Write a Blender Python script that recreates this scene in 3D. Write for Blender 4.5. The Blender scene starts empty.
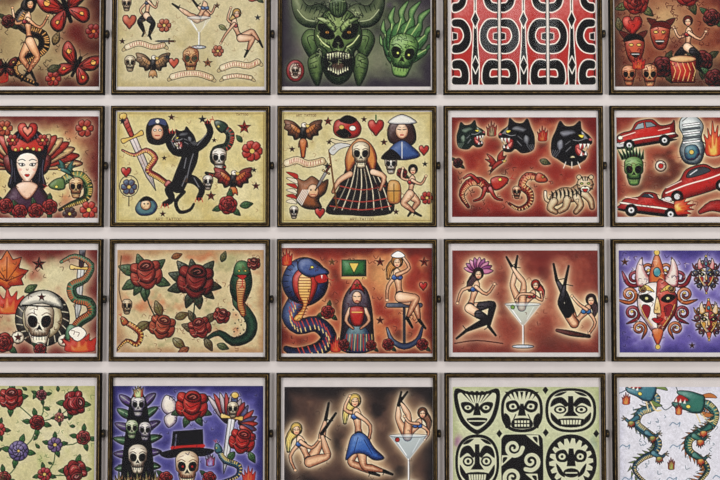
import bpy, math, random
import numpy as np
from mathutils import Vector, Matrix

# ------------------------------------------------------------------ raster toolkit for the printed sheets
def lin(c):
    c = np.clip(np.asarray(c, dtype=np.float64) / 255.0, 0, 1)
    return np.where(c <= 0.04045, c / 12.92, ((c + 0.055) / 1.055) ** 2.4)

def cr(pts, closed=True, n=4):
    p = np.array(pts, dtype=float)
    N = len(p)
    if N < 3:
        return p
    out = []
    rng = range(N) if closed else range(N - 1)
    for i in rng:
        if closed:
            a, b, c, d = p[(i - 1) % N], p[i], p[(i + 1) % N], p[(i + 2) % N]
        else:
            a, b, c, d = p[max(i - 1, 0)], p[i], p[i + 1], p[min(i + 2, N - 1)]
        for k in range(n):
            t = k / n
            out.append(0.5 * ((2 * b) + (-a + c) * t + (2 * a - 5 * b + 4 * c - d) * t * t + (-a + 3 * b - 3 * c + d) * t ** 3))
    if not closed:
        out.append(p[-1])
    return np.array(out)

def vnoise(nx, ny, cell, seed):
    r = np.random.RandomState(seed)
    gx, gy = int(nx / cell) + 3, int(ny / cell) + 3
    g = r.rand(gy, gx)
    x = np.arange(nx) / cell
    y = np.arange(ny) / cell
    xi, yi = x.astype(int), y.astype(int)
    fx, fy = x - xi, y - yi
    fx = fx * fx * (3 - 2 * fx); fy = fy * fy * (3 - 2 * fy)
    a = g[np.ix_(yi, xi)]; b = g[np.ix_(yi, xi + 1)]
    c = g[np.ix_(yi + 1, xi)]; d = g[np.ix_(yi + 1, xi + 1)]
    FX = fx[None, :]; FY = fy[:, None]
    return (a * (1 - FX) + b * FX) * (1 - FY) + (c * (1 - FX) + d * FX) * FY

def fbm(nx, ny, cell, seed):
    return 0.55 * vnoise(nx, ny, cell, seed) + 0.3 * vnoise(nx, ny, cell / 2.3, seed + 7) + 0.15 * vnoise(nx, ny, max(cell / 5.0, 2), seed + 13)

def sstep(a, b, x):
    t = np.clip((x - a) / (b - a), 0, 1)
    return t * t * (3 - 2 * t)

def blur(a, r):
    r = max(1, int(r))
    for _ in range(3):
        for ax in (0, 1):
            pad = [(0, 0), (0, 0)]
            pad[ax] = (r + 1, r)
            b = np.cumsum(np.pad(a, pad, mode='edge'), axis=ax)
            if ax == 0:
                a = (b[2 * r + 1:, :] - b[:-(2 * r + 1), :]) / (2 * r + 1)
            else:
                a = (b[:, 2 * r + 1:] - b[:, :-(2 * r + 1)]) / (2 * r + 1)
    return a

FONT = {'A': [[(0, 6), (2, 0), (4, 6)], [(1, 4), (3, 4)]], 'R': [[(0, 6), (0, 0), (3, 0), (4, 1.5), (3, 3), (0, 3)], [(2, 3), (4, 6)]],
        'T': [[(0, 0), (4, 0)], [(2, 0), (2, 6)]], 'O': [[(1, 0), (3, 0), (4, 2), (4, 4), (3, 6), (1, 6), (0, 4), (0, 2), (1, 0)]]}

K = (16, 13, 14)
W = (240, 234, 220)
RD = (182, 36, 32)
DR = (86, 14, 18)
GR = (64, 106, 56)
DG = (20, 42, 28)
BL = (62, 96, 160)
DB = (16, 26, 70)
OR = (206, 112, 48)
YL = (222, 188, 88)
SK = (236, 194, 152)
SD = (140, 70, 46)

class At:
    def __init__(s, g, m): s.g, s.m = g, m
    def __enter__(s): s.g.M.append(s.m)
    def __exit__(s, *a): s.g.M.pop()

class Cv:
    PX = 0.5
    def __init__(s, x0, y0, x1, y1, nx, ny):
        s.x0, s.y0, s.x1, s.y1, s.nx, s.ny = x0, y0, x1, y1, nx, ny
        s.X, s.Y = np.meshgrid(np.linspace(x0, x1, nx), np.linspace(y0, y1, ny))
        s.c = np.zeros((ny, nx, 3)); s.a = np.zeros((ny, nx))
        s.T = (vnoise(nx, ny, 2.4, 5) - .5) * .7 + (vnoise(nx, ny, 6, 8) - .5) * .5
        s.M = [(1.0, 0.0, 0.0, 1.0, 0.0, 0.0)]
    def at(s, x, y, k=1.0, rot=0.0, fx=1, ky=None):
        ky = k if ky is None else ky
        co, si = math.cos(math.radians(rot)), math.sin(math.radians(rot))
        a, b, c, d = co * k * fx, -si * ky, si * k * fx, co * ky
        A, B, C, D, E, F = s.M[-1]
        m = (A * a + B * c, A * b + B * d, C * a + D * c, C * b + D * d, A * x + B * y + E, C * x + D * y + F)
        return At(s, m)
    def about(s, cx, cy, k): return s.at(cx - cx * k, cy - cy * k, k)
    def tp(s, pts):
        A, B, C, D, E, F = s.M[-1]
        p = np.array(pts, dtype=float)
        return np.stack([A * p[:, 0] + B * p[:, 1] + E, C * p[:, 0] + D * p[:, 1] + F], 1)
    def sc(s):
        A, B, C, D, E, F = s.M[-1]
        return math.sqrt(abs(A * D - B * C))
    def win(s, x0, y0, x1, y1):
        ix0 = int((x0 - s.x0) / (s.x1 - s.x0) * (s.nx - 1)) - 1; ix1 = int((x1 - s.x0) / (s.x1 - s.x0) * (s.nx - 1)) + 3
        iy0 = int((y0 - s.y0) / (s.y1 - s.y0) * (s.ny - 1)) - 1; iy1 = int((y1 - s.y0) / (s.y1 - s.y0) * (s.ny - 1)) + 3
        ix0, iy0 = max(ix0, 0), max(iy0, 0); ix1, iy1 = min(ix1, s.nx), min(iy1, s.ny)
        if ix1 <= ix0 or iy1 <= iy0: return None
        return (slice(iy0, iy1), slice(ix0, ix1))
    def blend(s, sl, m, col):
        col = np.asarray(col, dtype=float)
        m3 = m[..., None]
        s.c[sl] = s.c[sl] * (1 - m3) + col * m3
        s.a[sl] = s.a[sl] * (1 - m) + m
    def paint(s, sl, d, fill, ol, w, sh, hl=None, al=1.0):
        if fill is not None:
            m = np.clip(0.5 - d / s.PX, 0, 1) * al
            f = np.asarray(fill, float)
            col = np.broadcast_to(f, d.shape + (3,))
            if sh is not None:
                X, Y = s.X[sl], s.Y[sl]
                ins = d < 0
                if ins.any():
                    cx, cy = X[ins].mean(), Y[ins].mean()
                    R = max(X[ins].max() - X[ins].min(), Y[ins].max() - Y[ins].min(), 1) * 0.5
                    u = ((X - cx) * 0.5 + (Y - cy) * 0.8) / R
                    dirf = np.clip(0.8 + 0.75 * u, 0.12, 1.2)
                    t = np.clip(np.clip(1 + d / (sh[1] * 1.1), 0, 1) * dirf + s.T[sl] * .45 * np.clip(.6 + u, 0, 1), 0, 1)[..., None]
                    h = hl if hl is not None else tuple(min(255, v * .45 + 150) for v in fill)
                    q = (np.clip(-u * 1.1 + s.T[sl] * .5, 0, 1) * np.clip(-d / (sh[1] * .8), 0, 1) * .75)[..., None]
                    col = col * (1 - q) + np.asarray(h, float) * q
                    col = col * (1 - t) + np.asarray(sh[0], float) * t
            s.blend(sl, m, col)
        if ol is not None and w > 0:
            w = w * .82
            m = np.clip(0.5 - (np.abs(d) - w / 2) / s.PX, 0, 1) * min(1, 0.4 + w) * al
            s.blend(sl, m, ol)
    def P(s, pts, fill, ol=K, w=0.8, sh=None, sm=True, hl=None, al=1.0):
        p = s.tp(pts)
        if sm: p = cr(p, True, 4)
        sl = s.win(p[:, 0].min() - w - 1, p[:, 1].min() - w - 1, p[:, 0].max() + w + 1, p[:, 1].max() + w + 1)
        if sl is None: return
        X, Y = s.X[sl], s.Y[sl]
        d2 = np.full(X.shape, 1e9); ins = np.zeros(X.shape, bool)
        n = len(p)
        for i in range(n):
            ax, ay = p[i]; bx, by = p[(i + 1) % n]
            ex, ey = bx - ax, by - ay
            L2 = ex * ex + ey * ey
            if L2 < 1e-9: continue
            wx, wy = X - ax, Y - ay
            t = np.clip((wx * ex + wy * ey) / L2, 0, 1)
            d2 = np.minimum(d2, (wx - ex * t) ** 2 + (wy - ey * t) ** 2)
            if abs(ey) > 1e-9:
                cnd = (ay > Y) != (by > Y)
                xin = ax + (Y - ay) * ex / ey
                ins ^= cnd & (X < xin)
        d = np.sqrt(d2); d = np.where(ins, -d, d)
        s.paint(sl, d, fill, ol, w, sh, hl, al)
    def R(s, pts, rad, fill, ol=K, w=0.8, sh=None, sm=True, hl=None, al=1.0):
        k = s.sc()
        p = s.tp(pts)
        if not hasattr(rad, '__len__'): rad = [rad] * len(p)
        q = np.column_stack([p, np.array(rad, float) * k])
        if sm and len(q) > 2: q = cr(q, False, 3)
        m = q[:, 2].max() + w + 1
        sl = s.win(q[:, 0].min() - m, q[:, 1].min() - m, q[:, 0].max() + m, q[:, 1].max() + m)
        if sl is None: return
        X, Y = s.X[sl], s.Y[sl]
        d = np.full(X.shape, 1e9)
        for i in range(len(q) - 1):
            ax, ay, ra = q[i]; bx, by, rb = q[i + 1]
            ex, ey = bx - ax, by - ay
            L2 = max(ex * ex + ey * ey, 1e-9)
            wx, wy = X - ax, Y - ay
            t = np.clip((wx * ex + wy * ey) / L2, 0, 1)
            d = np.minimum(d, np.hypot(wx - ex * t, wy - ey * t) - (ra + t * (rb - ra)))
        s.paint(sl, d, fill, ol, w, sh, hl, al)
    def L(s, pts, col=K, w=0.7, sm=True, al=1.0):
        k = max(s.sc(), 1e-6)
        w = w * .9
        s.R(pts, w * 0.5 / k, col, None, 0, None, sm, None, al * min(1, 0.45 + w * .6))
    def E(s, cx, cy, rx, ry, fill, ol=K, w=0.6, sh=None, rot=0, hl=None, al=1.0):
        co, si = math.cos(math.radians(rot)), math.sin(math.radians(rot))
        pts = []
        for i in range(10):
            a = i / 10 * 2 * math.pi
            u, v = rx * math.cos(a), ry * math.sin(a)
            pts.append((cx + u * co - v * si, cy + u * si + v * co))
        s.P(pts, fill, ol, w, sh, True, hl, al)
    def text(s, x, y, h, txt, col=K, w=0.4, rot=0):
        with s.at(x, y, h / 6.0, rot):
            cx = 0
            for ch in txt:
                if ch in FONT:
                    for st in FONT[ch]:
                        s.L([(cx + a, b) for a, b in st], col, w, False)
                cx += 5.6
    def finish(s, base, layers=(), edge=None, spots=(), halos=(), con=1.1, grain=7):
        nx, ny = s.nx, s.ny
        bg = np.zeros((ny, nx, 3)) + np.asarray(base, float)
        for (col, cell, seed, lo, hi) in layers:
            t = sstep(lo, hi, fbm(nx, ny, cell * 2, seed))[..., None]
            bg = bg * (1 - t) + np.asarray(col, float) * t
        for (x, y, r, col) in spots:
            t = (np.clip(1.25 - np.hypot(s.X - x, s.Y - y) / r, 0, 1) ** 1.2)[..., None]
            bg = bg * (1 - t) + np.asarray(col, float) * t
        if edge is not None:
            col, wd = edge
            dd = np.minimum(np.minimum(s.X - s.x0, s.x1 - s.X), np.minimum(s.Y - s.y0, s.y1 - s.Y))
            dd = dd + 10 * (fbm(nx, ny, 24, 99) - 0.5)
            t = (1 - sstep(0, wd, dd))[..., None]
            bg = bg * (1 - t) + np.asarray(col, float) * t
        bg = bg * (1 + .14 * s.T[..., None])
        for (col, r, gain) in halos:
            t = np.clip(blur(s.a, r * 2) * gain, 0, 1)[..., None]
            bg = bg * (1 - t) + np.asarray(col, float) * t
        a = s.a[..., None]
        out = s.c + bg * (1 - a)
        rs = np.random.RandomState(int(abs(s.x0 * 7 + s.y0 * 3)))
        out = out + (rs.rand(ny, nx, 1) - 0.5) * grain
        lum = out @ np.array([.3, .59, .11])
        out = lum[..., None] + (out - lum[..., None]) * .92
        out = out + (lum - blur(lum, 1))[..., None] * .35
        return (out - 120) * con + 116

# ------------------------------------------------------------------ motifs
def leaf(g, x, y, l, rot, c=GR, sh=DG):
    with g.at(x, y, l / 14.0, rot):
        g.P([(0, 0), (3, -3), (7, -4), (11, -2.4), (14.5, 0), (11, 2.4), (7, 4), (3, 3)], c, K, .7, (sh, 2.2))
        g.L([(0, 0), (12, 0)], K, .6)
        for t in (4, 7, 10): g.L([(t, 0), (t + 2, -2)], sh, .5); g.L([(t, 0), (t + 2, 2)], sh, .5)

def rose(g, x, y, r, c=RD, sh=DR, rot=0, leaves=3, lc=GR, core=None, hl=None):
    for i in range(leaves):
        a = rot + 40 + i * 360 / max(leaves, 1)
        leaf(g, x + math.cos(math.radians(a)) * r * .6, y + math.sin(math.radians(a)) * r * .6, r * 1.1, a, lc)
    with g.at(x, y, r / 10.0, rot):
        for n, rr, a, b in ((6, 5.6, 5.2, 4.4), (5, 3.6, 4.2, 3.6), (4, 1.8, 3.0, 2.6)):
            for i in range(n):
                t = i / n * 2 * math.pi + n
                g.E(math.cos(t) * rr, math.sin(t) * rr, a, b, c, K, .8, (sh, 3.0 * r / 10), math.degrees(t) + 90, hl)
        g.E(0, 0, 1.6, 1.3, core or sh, K, .6)
        g.L([(-2.6, 1), (-1, 2.6), (2, 2), (2.6, -1), (0.4, -2.4)], K, .6)

def open_rose(g, x, y, r, c=RD, sh=DR, rot=0, hl=(240, 160, 130)):
    with g.at(x, y, r / 12.0, rot):
        for f in (-1, 1):
            with g.at(0, 0, 1, 0, f):
                g.P([(2, 8), (10, 9), (14, 3), (13, -4), (8, -2), (4, 3)], c, K, 1, (sh, 4), True, hl)
                g.P([(6, -2), (13, -5), (12, -11), (6, -11), (3, -5)], c, K, 1, (sh, 3.4), True, hl)
        g.P([(-9, 4), (-4, 11), (0, 13), (5, 11), (9, 4), (3, 6), (-3, 6)], c, K, 1, (sh, 3.4), True, hl)
        g.P([(-7, -7), (-7, 2), (-2, 7), (3, 7), (8, 1), (7, -7), (0, -4)], c, K, 1, (sh, 4), True, hl)
        g.P([(-7, -8), (-3, -13), (4, -13), (8, -8), (5, -4), (-3, -4)], c, K, 1, (sh, 3), True, hl)
        g.P([(-4.6, -8), (-1, -11), (4, -10), (5, -7.4), (1, -5.6), (-3, -6)], sh, K, .9)
        g.L([(-2, -8), (1, -9.4), (3, -8), (1, -7)], hl, .7); g.L([(-5, -2), (-1, 1), (5, -2)], K, .9); g.L([(-3, 3), (1, 4), (4, 2)], hl, .6)
        g.L([(-12, 4), (-8, 5), (-6, 2)], hl, .6); g.L([(12, 2), (8, 5)], sh, .8); g.L([(-11, -8), (-8, -6)], hl, .6)
        g.L([(-12, 0), (-9, 1)], K, .6); g.L([(11, -8), (8, -6)], K, .6); g.L([(-2, 9), (2, 10)], K, .6)

def flower(g, x, y, r, c, cc=YL, n=6, sh=DR):
    for i in range(n):
        with g.at(x, y, r / 10., i / n * 360):
            g.P([(1, 0), (4, -3.6), (9, -3.2), (10, 0), (9, 3.2), (4, 3.6)], c, K, .6, (sh, 1.8))
            g.L([(2, 0), (7, 0)], sh, .5)
    g.E(x, y, r * .24, r * .24, cc, K, .6)

def skull(g, x, y, r, c=W, sh=(96, 74, 56), rot=0, fx=1, eye=K, jaw=True):
    with g.at(x, y, r / 12.0, rot, fx):
        if jaw:
            g.P([(-6, 4), (-5.6, 10), (-3.4, 14.4), (3.4, 14.4), (5.6, 10), (6, 4)], c, K, .9, (sh, 2.4))
        g.P([(-9, -2), (-8.8, -8), (-5, -12), (0, -13), (5, -12), (8.8, -8), (9, -2), (8.6, 2), (6.6, 4.4), (5, 8), (0, 9), (-5, 8), (-6.6, 4.4), (-8.6, 2)], c, K, .9, (sh, 4 * r / 12))
        for f in (-1, 1):
            with g.at(0, 0, 1, 0, f):
                g.P([(1.2, -.4), (2.4, -3.4), (6, -4), (7.2, -1), (5.6, 2.6), (2.4, 2.8)], eye, K, .7)
                g.L([(1.6, -4.4), (4.6, -6), (7.6, -4.4)], sh, .9); g.L([(8, 1), (5.6, 4), (5, 7)], sh, .8); g.L([(3, -9), (6, -8)], sh, .6)
        g.P([(0, 1.6), (-1.9, 5), (0, 4.4), (1.9, 5)], K, K, .5, None, False)
        g.L([(-5, 8.6), (5, 8.6)], K, .9)
        for i in range(-2, 3): g.L([(i * 1.8, 6.4), (i * 1.8, 11)], K, .6)

def star(g, x, y, r, c=RD, c2=DR):
    for i in range(5):
        a = math.radians(-90 + i * 72); b = math.radians(-90 + i * 72 + 36); d = math.radians(-90 + i * 72 - 36)
        o = (x + r * math.cos(a), y + r * math.sin(a))
        g.P([(x, y), o, (x + r * .42 * math.cos(b), y + r * .42 * math.sin(b))], c, K, .5, None, False)
        g.P([(x, y), o, (x + r * .42 * math.cos(d), y + r * .42 * math.sin(d))], c2, K, .5, None, False)

def heart(g, x, y, r, c=RD, sh=DR, rot=0):
    with g.at(x, y, r / 10., rot):
        g.P([(0, -5), (3, -9), (8, -8.5), (10, -4), (8, 2), (4, 6.5), (0, 11), (-4, 6.5), (-8, 2), (-10, -4), (-8, -8.5), (-3, -9)], c, K, .9, (sh, 3 * r / 10), True, (250, 170, 150))

def scroll(g, x, y, r, rot, c, sh=DR, fx=1, turns=1.6):
    with g.at(x, y, r / 10., rot, fx):
        n = 16
        pts = [((10 - 8.6 * i / n) * math.cos(i / n * turns * 6.283), (10 - 8.6 * i / n) * math.sin(i / n * turns * 6.283)) for i in range(n)]
        pts = [(12, -9)] + pts
        g.R(pts, [.7] + [2.3 - 1.2 * i / n for i in range(n)], c, K, .7, (sh, 1.6))
        g.E(pts[-1][0], pts[-1][1], 1.8, 1.8, YL, K, .5)

def banner(g, pts, r=2.6, c=(236, 222, 186), ink=RD, seed=1):
    e0, e1 = pts[0], pts[-1]
    g.R([e0, (e0[0] - 4, e0[1] + 3)], [r, r * .5], (190, 168, 120), K, .6); g.R([e1, (e1[0] + 4, e1[1] + 3)], [r, r * .5], (190, 168, 120), K, .6)
    g.R(pts, r, c, K, .7, ((180, 150, 100), r * .8))
    q = cr(pts, False, 6); rs = random.Random(seed)
    acc = 0
    for i in range(1, len(q)):
        acc += math.hypot(*(q[i] - q[i - 1]))
        if acc > 1.7:
            acc = 0; x, y = q[i]; h = r * .5
            g.L([(x - rs.uniform(-.4, .6), y - h), (x + rs.uniform(-.4, .4), y + h)], ink, .7)

def dagger(g, x, y, l, rot, blade=(214, 208, 202), hand=RD, gold=YL):
    with g.at(x, y, l / 60., rot):
        g.P([(-2.6, 0), (-2.4, 30), (0, 42), (2.4, 30), (2.6, 0)], blade, K, .9, ((100, 100, 108), 1.5), False)
        g.L([(0, 0), (0, 36)], (90, 90, 95), .7)
        g.P([(-8, -2), (-3, -1), (3, -1), (8, -2), (8, 1.5), (3, 1.2), (-3, 1.2), (-8, 1.5)], gold, K, .8, (SD, 1))
        g.R([(0, -2), (0, -14)], [1.8, 2.4], hand, K, .7, (DR, 1.4))
        for i in range(4): g.L([(-2, -4 - 3 * i), (2, -5 - 3 * i)], K, .6)
        g.E(0, -16.5, 2.8, 2.4, gold, K, .7, (SD, 1))

def snake(g, pts, rad, c=GR, belly=YL, sh=DG, head=True, hang=0, hs=1.0, tongue=RD, side=1, spots=None):
    n = len(pts)
    rr = [rad * (0.25 + 0.75 * min(1, (i + .2) / (n * .45))) if i < n * .45 else rad for i in range(n)]
    rr[-1] = rad * .8
    g.R(pts, rr, c, K, 1, (sh, rad * .9))
    q = cr(pts, False, 8)
    acc = 0
    k = g.sc()
    for i in range(2, len(q)):
        v = q[i] - q[i - 1]; L = math.hypot(*v)
        if L < 1e-6: continue
        acc += L * k
        if acc > 1.6:
            acc = 0
            t = i / len(q); r = rad * min(1, 0.25 + t * 1.6) * .85
            nrm = np.array([-v[1], v[0]]) / L * side
            a = q[i] + nrm * r * .95; b = q[i] + nrm * r * .15
            g.L([tuple(a), tuple(b)], belly, 1.1)
            c2 = q[i] - nrm * r * .55
            g.E(c2[0], c2[1], r * .26, r * .26, spots or sh, None, 0)
    if head:
        hx, hy = pts[-1]
        with g.at(hx, hy, rad / 3.0 * hs, hang):
            g.L([(5, 0), (9, 0), (11, -1.5)], tongue, .8); g.L([(9, 0), (11, 1.5)], tongue, .8)
            g.P([(-3, -2.8), (0, -4), (4, -3), (7, -1), (7, 1), (4, 3), (0, 4), (-3, 2.8)], c, K, .9, (sh, 2))
            g.E(2.6, -1.4, 1, .9, (240, 220, 90), K, .6)

def flame(g, x, y, w, h, c=OR, c2=YL, ol=DR, rot=0):
    with g.at(x, y, w / 20., rot, 1, h / 20.):
        g.P([(-9, 10), (-10, 2), (-12, -4), (-7, -1), (-7, -8), (-3, -3), (-1, -13), (2, -5), (6, -10), (6, -2), (11, -6), (10, 3), (8, 10)], c, ol, .8, (RD, 3), True)
        g.P([(-5, 10), (-6, 3), (-3, 5), (-1, -4), (1, 3), (4, -2), (5, 4), (5, 10)], c2, None, 0, (c, 2), True)

def woman(g, hd, ch, hp, legs, arms, hair=K, cl=BL, st=None, u=1.0, skin=SK, sh=SD, hairpts=None, boot=K):
    nk = (hd[0] * .5 + ch[0] * .5, hd[1] * .5 + ch[1] * .5)
    hh = tuple(min(255, v + 70) for v in hair)
    def mid(a, b, t=.5): return (a[0] * (1 - t) + b[0] * t, a[1] * (1 - t) + b[1] * t)
    def leg(l):
        kn, an, to = l
        P_ = [hp, mid(hp, kn), kn, mid(kn, an, .35), an]
        g.R(P_, [3.1 * u, 2.8 * u, 1.85 * u, 2.0 * u, .85 * u], skin, K, .9, (sh, 1.9 * u), True, (255, 240, 216))
        if st is not None:
            g.R([mid(hp, kn, .5), kn, mid(kn, an, .35), an], [2.7 * u, 1.9 * u, 2.05 * u, .9 * u], st, K, .9, (K, 2), True, (130, 126, 136))
            m = mid(hp, kn, .45); g.L([(m[0] - 2.2 * u, m[1]), (m[0] + 2.2 * u, m[1])], K, 1.1)
        g.R([an, to], [1.0 * u, .6 * u], boot, K, .6)
        g.L([an, (an[0] + (an[1] - to[1]) * .45, an[1] + (to[0] - an[0]) * .45)], boot, 1)
    def arm(a):
        g.R([mid(ch, nk, .3), a[0], a[1]], [1.25 * u, .95 * u, .7 * u], skin, K, .8, (sh, 1.0 * u), True, (255, 236, 210))
        g.E(a[1][0], a[1][1], 1.0 * u, .9 * u, skin, K, .5)
    hx, hy = hd
    if hairpts is not None:
        hp_ = [(hx, hy)] + list(hairpts)
        g.R(hp_, [3.4 * u] + [2.3 * u] * (len(hairpts) - 1) + [1.0 * u], hair, K, .8, (K, 2))
        for o in (-1, 0, 1): g.L([(p[0] + o * u * 1.1, p[1]) for p in hp_], hh, .6)
    g.E(hx, hy - .6 * u, 3.5 * u, 3.7 * u, hair, K, .8, (K, 2), 0, hh)
    if arms: arm(arms[0])
    leg(legs[0])
    g.R([nk, mid(nk, ch, .7), mid(ch, hp, .55), hp], [.85 * u, 2.5 * u, 1.6 * u, 3.1 * u], skin, K, .9, (sh, 1.7 * u), True, (255, 240, 216))
    g.R([mid(ch, hp, .88), hp], [2.2 * u, 2.9 * u], cl, K, .8, (DB, 2))
    for l in legs[1:]: leg(l)
    for f in (-1, 1): g.E(ch[0] + f * 1.6 * u, ch[1] + .2 * u, 1.75 * u, 1.6 * u, cl, K, .8, (DB, 1.2))
    g.E(ch[0], ch[1] - 2.0 * u, 1.9 * u, 1.0 * u, skin, None, 0)
    g.E(hx, hy + .5 * u, 2.1 * u, 2.8 * u, skin, K, .7, (sh, 1))
    g.P([(hx - 2.5 * u, hy - .4 * u), (hx - 2.2 * u, hy - 2.8 * u), (hx + .9 * u, hy - 3.5 * u), (hx + 2.7 * u, hy - .9 * u), (hx + 1.3 * u, hy - 1.9 * u), (hx - .9 * u, hy - 1.6 * u)], hair, K, .4, None, True)
    for f in (-1, 1): g.L([(hx + f * .45 * u, hy + .3 * u), (hx + f * 1.4 * u, hy)], K, .8); g.L([(hx + f * .5 * u, hy - .8 * u), (hx + f * 1.5 * u, hy - 1.0 * u)], K, .4)
    g.L([(hx - .5 * u, hy + 2.0 * u), (hx + .5 * u, hy + 2.0 * u)], (200, 16, 26), .9)
    for a in arms[1:]: arm(a)

def martini(g, x, y, w, h, c=(150, 175, 195)):
    g.P([(x - w / 2, y), (x + w / 2, y), (x + 1, y + h * .5), (x - 1, y + h * .5)], c, (244, 244, 240), .9, None, False, None, .5)
    g.L([(x - w * .34, y + 3), (x - 2, y + h * .42)], (240, 245, 248), 1.1); g.L([(x + w * .3, y + 3), (x + 4, y + h * .36)], (240, 245, 248), .6)
    g.E(x, y, w / 2, 1.8, (210, 222, 230), K, .7, None, 0, None, .5)
    g.L([(x, y + h * .5), (x, y + h * .95)], (236, 238, 240), 1.4, False)
    g.L([(x + 1.1, y + h * .5), (x + 1.1, y + h * .95)], K, .6, False)
    g.E(x, y + h, w * .3, 1.8, (216, 224, 230), K, .8, ((80, 90, 110), 1.4))

def eagle(g, x, y, s, c=(90, 56, 34), c2=OR, rot=0, body=K):
    with g.at(x, y, s / 20., rot):
        for f in (-1, 1):
            with g.at(0, 0, 1, 0, f):
                g.P([(1, -2), (6, -9), (12, -13), (20, -14), (19, -9), (20, -5), (16, -2), (16, 2), (11, 3), (9, 7), (4, 5)], c, K, .9, (K, 4))
                g.P([(2, -2), (7, -7), (13, -10), (12, -5), (6, 0)], c2, K, .6, (c, 2))
                for i in range(5): g.L([(6 + i * 2.2, -5 - i), (9 + i * 2.4, 3 - i * 3)], K, .6)
        g.R([(0, -5), (0, 3), (0, 8)], [2.6, 3.6, 2], body, K, .7, (K, 2))
        g.P([(-4, 8), (0, 6), (4, 8), (5, 15), (2, 13), (0, 16), (-2, 13), (-5, 15)], c2, K, .8, (c, 2))
        g.E(1, -8.5, 3, 2.8, W, K, .7, ((160, 140, 110), 1.5)); g.P([(3, -9.5), (7, -8.5), (5, -6), (3, -7)], YL, K, .6)
        g.E(1.6, -9, .6, .6, K, None, 0)

def pantherhead(g, x, y, s, rot=0, fx=1, c=(22, 20, 24), hi=(126, 128, 134), mouth=RD):
    with g.at(x, y, s / 12., rot, fx):
        g.P([(-12, 12), (-14, 2), (-12, -6), (-10, -13), (-6, -10), (0, -11), (4, -15), (6, -9), (11, -6), (14, -3), (14, 0), (10, 1), (6, 1), (8, 5), (12, 7), (11, 11), (6, 12), (2, 10), (-3, 14)], c, K, .9)
        g.P([(-9, -5), (-5, -7), (0, -8), (3, -6), (-1, -4), (-6, -2)], hi, None, 0, (c, 2.4))
        g.P([(-10, 3), (-7, 0), (-5, 5), (-8, 9)], hi, None, 0, (c, 2))
        g.P([(6, -8), (10, -5), (12, -3), (8, -3)], hi, None, 0, (c, 1))
        g.P([(12, .4), (6, 1), (3, 3), (4, 8), (7, 10), (11, 9), (11.5, 7.4), (8, 5.2)], mouth, K, .7, (DR, 2))
        g.P([(4, 4), (8, 6), (10, 8.6), (6, 8)], (235, 120, 110), K, .5)
        for a, b in ((12, 0), (9.4, .5), (6.6, .8)):
            g.P([(a - 1.1, b), (a + 1.1, b), (a, b + 4.4)], W, K, .4, None, False)
        for a, b in ((11, 8), (8, 9)):
            g.P([(a - 1, b + .5), (a + 1, b + .5), (a, b - 3.4)], W, K, .4, None, False)
        g.P([(4, -5), (8, -5.5), (7, -3.2)], (250, 216, 60), K, .6)
        g.L([(9, -3), (5, -1), (1, -1)], (170, 170, 175), .7); g.L([(0, 4), (-3, 8)], (150, 150, 155), .7); g.L([(-1, 0), (-4, 3)], (150, 150, 155), .6)
        for i in range(4): g.L([(-13 + i, 12 + (i % 2)), (-12 + i * 1.6, 8)], hi, .6)
        g.E(13, -3, 1.3, 1, (190, 90, 90), K, .5)

def bird(g, x, y, s, c, c2, rot=0, fx=1):
    with g.at(x, y, s / 12., rot, fx):
        g.P([(0, 0), (-4, -8), (-10, -13), (-8, -6), (-13, -7), (-8, -1), (-10, 2), (-2, 4)], c, K, .8, (c2, 3))
        g.P([(1, -2), (3, -9), (10, -14), (9, -7), (13, -7), (8, -1), (4, 2)], c, K, .8, (c2, 3))
        g.R([(-9, 9), (-3, 3), (3, 0), (7, -1)], [.8, 2.6, 2.6, 1.8], c, K, .8, (c2, 2))
        g.P([(8, -2), (12, -1), (8, 1)], YL, K, .5); g.E(7.2, -1.6, .7, .7, W, K, .5)
        g.L([(-6, 6), (-12, 8)], K, .9); g.L([(-6, 7), (-11, 12)], K, .9)

def moth(g, x, y, s, c=RD, c2=DR, c3=K, rot=0):
    with g.at(x, y, s / 12., rot):
        for f in (-1, 1):
            with g.at(0, 0, 1, 0, f):
                g.P([(1, -1), (5, -8), (12, -12), (14, -8), (12, -2), (7, 1), (2, 2)], c, K, 1.2, (c3, 3.4))
                g.P([(1, 1), (7, 2), (11, 5), (10, 10), (6, 11), (2, 6)], c, K, 1.2, (c3, 3))
                g.E(9, -6, 1.8, 1.8, (230, 170, 80), K, 1); g.E(7, 6, 1.2, 1.2, (230, 170, 80), K, .8)
                for e in ((11, -9), (12, -5), (11, -1), (6, -9)): g.L([(2, 0), e], K, .8)
                g.L([(2, 2), (8, 8)], K, .8); g.L([(2, 2), (5, 9)], K, .8)
        g.R([(0, -5), (0, 8)], [1.3, 1], K, K, .5)
        g.L([(0, -5), (-3, -10)], K, .7); g.L([(0, -5), (3, -10)], K, .7)

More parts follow.
